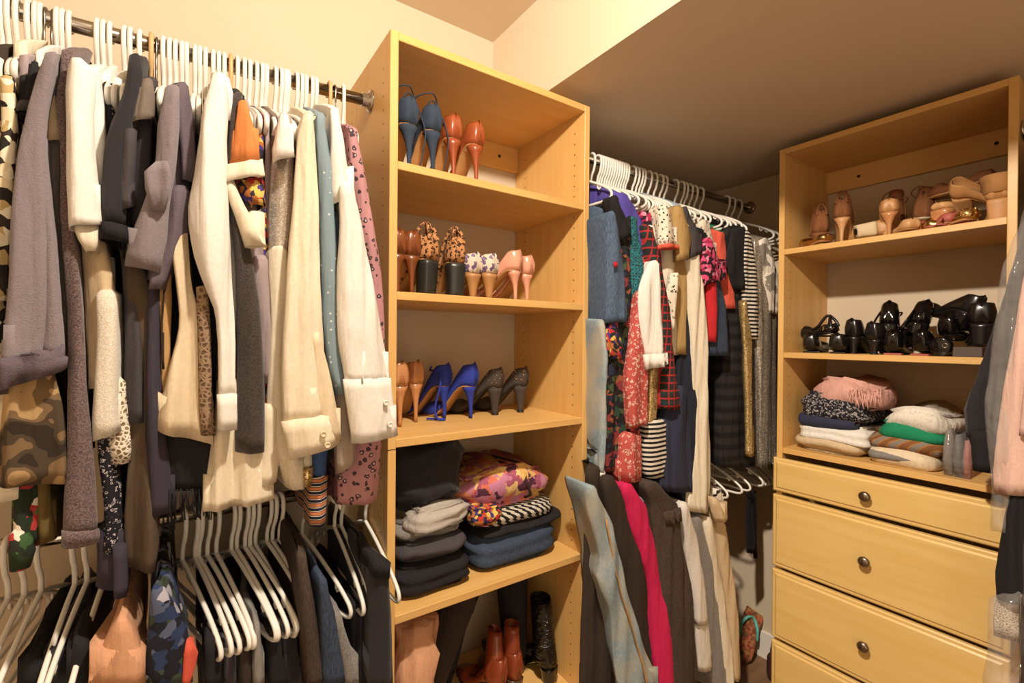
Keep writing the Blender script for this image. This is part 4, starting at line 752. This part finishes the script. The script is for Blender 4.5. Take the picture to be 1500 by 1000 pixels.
shoe('suede_bootie', 'brown suede bootie with cream sole and tangled dark laces', t2(1347, 326, Q1+.04, 1.92), E90, 'suede_brown', .02, .17, 'block', 'sole_cream', 'sole_cream', .075, 'round', G2, (-.1, .06), strap='laces', shaft=(.09, 'suede_brown', (0, -.012), .028, .021))
shoe('tan_block_heel', 'small tan block heel shoe in front of laced booties', t2(1374, 328, Q1, 1.83), E90-.3, 'nude_matte', .055, .16, 'block', 'patent_nude', group=G2, counter=.02)
shoe('gold_strap_sandal', 'flat sandal with gold and coral straps at the shelf edge', t2(1428, 323, Q1, 1.835), E90+1.3, 'gold', .012, .13, 'block', 'rose', counter=.03, group=G2, studs=True)
shoe('coral_sandal', 'flat coral sandal lying under the gold strap sandal', t2(1398, 327, Q1, 1.83), E90+.9, 'rose', .012, .13, 'block', 'sole_tan', counter=.026, strap='loose', group=G2)
shoe('nude_flat', 'nude flat shoe with bronze toe in front of the suede booties', t2(1338, 334, Q1, 1.835), E90+.7, 'nude_matte', .012, .14, 'block', 'sole_tan', counter=.03, group=G2)
shoe('bronze_sandal', 'small bronze sandal at the tower wall side of the tan shoe shelf', t2(1212, 354, Q1, 1.825), E90+1.0, 'gold', .012, .13, 'block', 'sole_tan', counter=.022, group=G2)
shoe('sand_boot', 'sand coloured suede boot lying sideways on the pile', t2(1396, 322, Q1+.062, 1.89), E90-1.25, 'suede_sand', .05, .15, 'block', 'suede_sand', counter=.05, group=G2, rot=(.12, .9))
shoe('sand_boot', 'sand coloured suede boot with wide block heel at the shelf end', t2(1462, 318, Q1, 1.84), E90+.1, 'suede_sand', .06, .17, 'block', 'leather_sand', counter=.055, group=G2, ws=1.1, shaft=(.06, 'suede_sand', (0, 0)))
shoe('brown_sandal', 'dark brown flat sandal lying on top of the sand boots', t2(1452, 320, Q1+.118, 1.91), E90+1.3, 'suede_brown', .012, .16, 'block', 'sole_tan', counter=.03, group=G2)
# black shoes, middle shelf of the drawer tower
G3 = 'black shoes on the middle shelf of the drawer tower'
BK = dict(sole='sole_black', lining='sole_black', group=G3)
shoe('black_flat', 'black leather flat touching the tower side panel', t2(1186, 514, Q2, 1.86), E90+.2, 'leather_black', .012, .19, 'block', counter=.052, **BK)
shoe('black_flat', 'black leather flat under studded sandals', t2(1226, 515, Q2, 1.83), E90+.2, 'leather_black', .012, .19, 'block', counter=.052, **BK)
shoe('studded_sandal', 'black flat sandal with silver studs stacked on the flats', t2(1222, 505, Q2+.058, 1.9), E90+1.1, 'leather_black', .012, .19, 'block', counter=.03, strap='cross', studs=True, **BK)
shoe('black_kitten_heel', 'matte black kitten heel behind the flats', t2(1247, 514, Q2, 1.87), E90, 'leather_black', .055, .18, 'cone', counter=.058, **BK)
shoe('black_kitten_heel', 'matte black kitten heel beside the patent loafers', t2(1276, 515, Q2, 1.84), E90-.15, 'leather_black', .045, .18, 'cone', counter=.055, **BK)
shoe('patent_loafer', 'patent black loafer with coral trim beside kitten heels', t2(1307, 517, Q2, 1.83), E90+.15, 'patent_black', .014, .19, 'block', 'rose', counter=.058, **BK)
shoe('patent_loafer', 'patent black loafer with coral trim beside patent ballet shoe', t2(1346, 518, Q2, 1.83), E90-.1, 'patent_black', .014, .19, 'block', 'rose', counter=.058, **BK)
shoe('black_slingback', 'black pointed slingback standing on top of the loafers', t2(1300, 505, Q2+.066, 1.87), E90+.2, 'patent_black', .035, .19, 'block', counter=.075, strap='loose', rot=(-.35, 0), **BK)
shoe('black_slingback', 'black pointed slingback tilted over the second loafer', t2(1345, 505, Q2+.066, 1.87), E90+.5, 'patent_black', .035, .19, 'block', counter=.075, strap='loose', rot=(-.3, .3), **BK)
shoe('patent_ballet_shoe', 'patent black ballet shoe standing behind the grey box', t2(1385, 505, Q2+.045, 1.87), E90-.1, 'patent_black', .016, .19, 'block', counter=.055, **BK)
shoe('black_heel', 'black leather pump with thick heel standing on the grey box', t2(1438, 500, Q2+.03, 1.84), E90+.15, 'leather_black', .062, .19, 'block', counter=.058, ws=1.15, **BK)
shoe('black_heel', 'black leather pump lying beside the thick heeled pump', t2(1410, 500, Q2+.075, 1.9), E90+1., 'leather_black', .05, .19, 'block', counter=.055, rot=(.4, .2), **BK)
p = onX(1397, 520, 1.82); q = onX(1440, 522, 1.82)
tag(bevel(B().box((0, q.y, Q2), (.17, p.y, Q2+.028)).build('shoe_box_lid', 'box_grey', None, False, (1.81, 0, 0)), .002), 'low grey brown box under the thick heeled black pump', 'box')
bb = empty('patent_clutch', onX(1376, 508, 1.83), 'small patent black clutch with embossed loop beside the grey box', 'bag')
B().loft([[Vector((.004+.045*s*(1 if s else 0), -.026*math.cos(a)*k, .03*math.sin(a)*k)) for a in [2*PI*j/20 for j in range(20)]] for s, k in ((0, .85), (.05, 1), (.6, 1), (.8, .8))]).build('body', 'patent_black', bb)
B().tube([Vector((.002, -.012+.006*math.cos(a), .004+.006*math.sin(a))) for a in [2*PI*k/14 for k in range(15)]], .0012, 5).build('loop', 'chrome', bb)

# ------------------------------------------------------------------ folded clothes
def folded(name, label, mat, xl, xr, yt, yb, plane, depth, axis, cat='clothes', layers=2, nz=.006, sag=0., zbase=None, parts=None, ex=5., tilt=0.):
    a = onY(xl, yb, plane) if axis == 'y' else onX(xl, yb, plane); c = onY(xr, yt, plane) if axis == 'y' else onX(xr, yt, plane)
    la, lb = (a.x, c.x) if axis == 'y' else (a.y, c.y); z0 = a.z if zbase is None else zbase
    zt_ = (onY((xl+xr)/2, yt, plane) if axis == 'y' else onX((xl+xr)/2, yt, plane)).z
    hgt = max(.012, zt_-z0); wid = abs(lb-la); cl = (la+lb)/2
    base = Vector((cl, plane+depth/2, z0)) if axis == 'y' else Vector((plane+depth/2, cl, z0))
    t = empty(name, base, label, cat)
    sd = random.Random(len(label)+int(xl)).uniform(0, 90)
    NU, NV = 40, 9; rings = []
    for iv in range(NV+1):
        v = -1+2*iv/NV; zz = math.copysign(abs(v)**.8, v); rr = (1-abs(zz)**3.2)**(1/3.2) if abs(zz) < 1 else 0
        rr = max(rr, .84); ring = []
        for iu in range(NU):
            an = 2*PI*iu/NU; cx, sy = math.cos(an), math.sin(an)
            x = math.copysign(abs(cx)**(2/ex), cx); y = math.copysign(abs(sy)**(2/ex), sy)
            g_ = 1-.045*(1+math.cos(PI*layers*2*(zz*.5+.5)))*(1 if abs(zz) < .95 else 0)
            p = Vector((x*wid/2*rr*g_, y*depth/2*rr*g_, (zz*.5+.5)*hgt))
            n1 = noise.noise_vector(Vector((p.x*9+sd, p.y*9, p.z*14)))*nz*1.6+noise.noise_vector(Vector((p.x*34, p.y*34+sd, p.z*40)))*nz*.6
            p += Vector((n1.x, n1.y, n1.z*(.3 if iv < 2 else 1)))
            k = zz*.5+.5; p.z += -sag*(abs(x)**2)*k*hgt + tilt*p.x; p.z = max(p.z, .0005-0.0)
            if axis == 'x': p = Vector((p.y, -p.x, p.z))
            ring.append(p)
        rings.append(ring)
    B().loft(rings).build('cloth', mat, t)
    return t
F1y, F2x = 1.06, 1.82
def f1(n, lb, m, xl, xr, yt, yb, pl=1.09, dep=.26, **k): return folded(n, lb, m, xl, xr, yt, yb, pl, dep, 'y', **k)
f1('black_jeans', 'folded black jeans at the bottom of the dark stack', 'black', 584, 700, 826, 868, 1.075, .28, layers=2, zbase=S4+.001)
f1('black_sweatpants', 'folded charcoal sweatpants with pocket, on the black jeans', 'charcoal', 582, 690, 795, 836, 1.085, .26, layers=1, nz=.01)
f1('grey_sweater', 'folded grey sweater in the middle of the dark stack', 'heather_grey', 580, 680, 768, 806, 1.10, .24, layers=1, nz=.01)
f1('light_grey_tee', 'crumpled light grey tee draped over the grey sweater', 'grey_light', 600, 694, 745, 790, 1.09, .2, layers=2, nz=.014, cat='t-shirt')
f1('black_hoodie', 'bulky black hoodie piled on top of the dark stack', 'black_soft', 580, 690, 656, 764, 1.11, .25, layers=2, nz=.022, cat='hoodie', ex=3)
f1('denim_jeans', 'folded dark denim jeans at the bottom of the colourful stack', 'denim_dark', 700, 826, 782, 822, 1.085, .27, layers=2, zbase=S4+.001, cat='jeans')
f1('black_leggings', 'folded black leggings over the dark denim jeans', 'black', 706, 836, 766, 802, 1.095, .26, layers=1)
f1('striped_tee', 'folded black and white striped tee under the bright floral bundle', 'stripe_bw_fine', 704, 820, 744, 782, 1.10, .25, layers=3, cat='t-shirt')
fb = f1('bright_floral_bundle', 'orange pink and yellow floral cloth bundle tied with a dark strap', 'bright_floral', 682, 822, 684, 758, 1.10, .25, layers=1, nz=.01, cat='clothes', sag=.25, ex=3)
b = B(); b.tube([Vector((.045+.012*math.sin(k), .126*math.copysign(abs(math.cos(a))**.6, math.cos(a)), .05+.052*math.copysign(abs(math.sin(a))**.7, math.sin(a)))) for k, a in enumerate([2*PI*j/24 for j in range(25)])][:25], .004, 6); b.build('tie', 'brown_dark', fb)
f1('small_floral_bundle', 'small red and yellow floral cloth tucked under the bright bundle', 'folk_print', 698, 738, 744, 776, 1.085, .1, layers=1)
f1('beige_cloth_bag', 'crumpled beige cloth bag slumped on the boot shelf', 'peach', 590, 656, 918, 1060, 1.07, .14, layers=1, nz=.02, cat='bag', ex=2.4, zbase=S5+.001)
def f2(n, lb, m, xl, xr, yt, yb, pl=1.815, dep=.27, **k): return folded(n, lb, m, xl, xr, yt, yb, pl, dep, 'x', **k)
f2('beige_sweater', 'folded beige sweater at the bottom of the pink scarf stack', 'beige', 1156, 1262, 638, 668, layers=1, zbase=Q3+.001, cat='sweater')
f2('white_blouse', 'folded white blouse between beige sweater and navy top', 'white', 1160, 1276, 622, 644, layers=2, cat='blouse')
f2('navy_jumper', 'folded navy top under the fringed navy scarf', 'navy_mid', 1160, 1256, 604, 626, layers=1, cat='top')
f2('navy_scarf', 'crumpled navy and grey scarf with fringe under the pink scarf', 'geo_print', 1164, 1272, 580, 612, nz=.014, layers=2, cat='scarf')
ps = f2('pink_scarf', 'soft pink scarf with fringe crowning the folded stack', 'pink_scarf', 1178, 1284, 548, 594, pl=1.825, nz=.016, layers=1, cat='scarf', sag=.3, ex=2.6)
b = B(); rf = random.Random(8)
for k in range(34):
    p = onX(1243+48*rf.random(), 572+8*rf.random(), 1.812)-ps.location; q = p+Vector((-.004, rf.uniform(-.012, .004), -rf.uniform(.02, .045))); b.tube([p+Vector((.012, 0, .004)), p, (p+q)/2+Vector((-.003, rf.uniform(-.003, .003), 0)), q], .0019, 5)
b.build('fringe', 'pink_scarf', ps)['kind'] = 'stuff'
f2('grey_sweater', 'folded grey sweater at the bottom of the white print stack', 'grey', 1266, 1366, 660, 692, layers=1, zbase=Q3+.001, cat='sweater')
f2('satin_blouse', 'folded shiny white satin blouse over the grey sweater', 'satin_cream', 1264, 1374, 650, 682, layers=1, cat='blouse', sag=.2)
f2('brown_striped_shirt', 'folded brown striped shirt under the green top', 'stripe_brown', 1264, 1384, 634, 660, layers=1, cat='shirt')
f2('green_jumper', 'folded emerald green top in the white print stack', 'green', 1276, 1384, 617, 646, layers=1, cat='top', sag=.2)
f2('white_print_cardigan', 'folded white cardigan with pale scroll print on the green top', 'folded_white_print', 1280, 1396, 594, 632, layers=1, cat='cardigan', sag=.35, ex=3)

# ------------------------------------------------------------------ clear plastic
def film(name, tint, a=.16, rough=.12):
    t = NT(name); t.col(rgb(tint)); t.bump(t.noise(14, 3), 1., .02); t.fin(rough, spec=.8)
    tr = t.n('BsdfTransparent'); tr.inputs[0].default_value = (.97, .96, .94, 1); mx = t.n('MixShader', {0: a}); t.t.links.new(tr.outputs[0], mx.inputs[1]); t.t.links.new(t.b.outputs[0], mx.inputs[2])
    t.t.links.new(mx.outputs[0], t.t.nodes['Material Output'].inputs[0]); MATS[name] = t.m
film('plastic_film', 'F0ECE6', .2, .08)
g('plastic_garment_bag', 'clear plastic garment bag over the black satin jacket', 'garment bag', [('film', 'plastic_film', 1.625, .2, '300:1500-1540 360:1478-1540 440:1458-1530 520:1446-1520 600:1440-1500 700:1448-1500 780:1450-1500', dict(fold=.01, nz=.012, opn=False))], None, 'x')
g('plastic_garment_bag', 'clear plastic bag bottom below the white lace hem', 'garment bag', [('film', 'plastic_film', 1.585, .2, '880:1448-1500 940:1442-1500 1010:1436-1500', dict(fold=.008, nz=.01, opn=False))], None, 'x')
for i, (a, c, m, lb) in enumerate(((1380, 1394, 'taupe', 'brown cloth packet in clear plastic standing beside the white print stack'), (1396, 1408, 'charcoal', 'dark cloth packet in clear plastic beside the brown packet'), (1409, 1420, 'rose', 'rose cloth packet in clear plastic next to the satin jacket cuff'))):
    p = onX(a, 640, 1.815); q = onX(c, 640, 1.815); t = empty('plastic_packet', (1.83, (p.y+q.y)/2, Q3+.001), lb, 'packet'); w_ = abs(p.y-q.y)/2; hh = .135-.014*i
    def slab(k, x0, x1): return [[Vector((x, s*w_*k*(1-.25*(z/hh)), z)) + noise.noise_vector(Vector((x*30, z*30, i*5+s)))*.004 for s, z in ((-1, 0), (1, 0), (1.05, hh*.35), (1, hh*.7), (.6, hh*(.96+.04*k)), (-.6, hh*(.96+.04*k)), (-1, hh*.7), (-1.05, hh*.35))] for x in (x0, x0+.03, (x0+x1)/2, x1)]
    B().loft(slab(.86, 0, .2)).build('cloth', m, t); B().loft(slab(1.05, -.006, .206)).build('wrapper', 'plastic_film', t)

# ------------------------------------------------------------------ floor corner
ff = empty('flip_flop', (2.03, 1.12, .004), 'brown patterned flip flop with turquoise straps leaning in the corner', 'shoe', None, Euler((math.radians(52), 0, math.radians(-80))))
def foot(z, k): return [Vector((k*.5*w_*(1 if s > 0 else -1)*1.0, y, z)) for s, w_, y in [(1, a, b) for a, b in ((.03, 0), (.058, .02), (.066, .06), (.062, .1), (.074, .15), (.084, .19), (.07, .225), (.03, .245))] + [(-1, a, b) for a, b in ((.03, .245), (.07, .225), (.084, .19), (.074, .15), (.062, .1), (.066, .06), (.058, .02), (.03, 0))]]
B().loft([foot(0, .97), foot(.003, 1), foot(.013, 1), foot(.016, .97)]).build('sole', 'flop_print', ff)
b = B()
for s in (-1, 1): b.tube(bez([(s*.036, .10, .014), (s*.034, .14, .034), (s*.016, .175, .036), (0, .19, .016)], 6), [.004+.003*math.sin(k/18*PI) for k in range(19)], 8)
b.build('strap', 'turquoise', ff)
bg = empty('maroon_handbag', (2.06, .975, 0), 'dark maroon handbag on the floor beside the drawer tower', 'bag')
B().loft([[Vector((.05*k*math.cos(a), .06*k*math.sin(a), z))+noise.noise_vector(Vector((a, z*20, 3)))*.004 for a in [2*PI*j/20 for j in range(20)]] for z, k in ((.001, .9), (.02, 1), (.08, .95), (.115, .6))]).build('body', 'bag_maroon', bg)
B().tube(bez([(0, -.045, .1), (0, -.03, .15), (0, .03, .15), (0, .045, .1)], 6), .005, 6).build('handle', 'bag_maroon', bg)
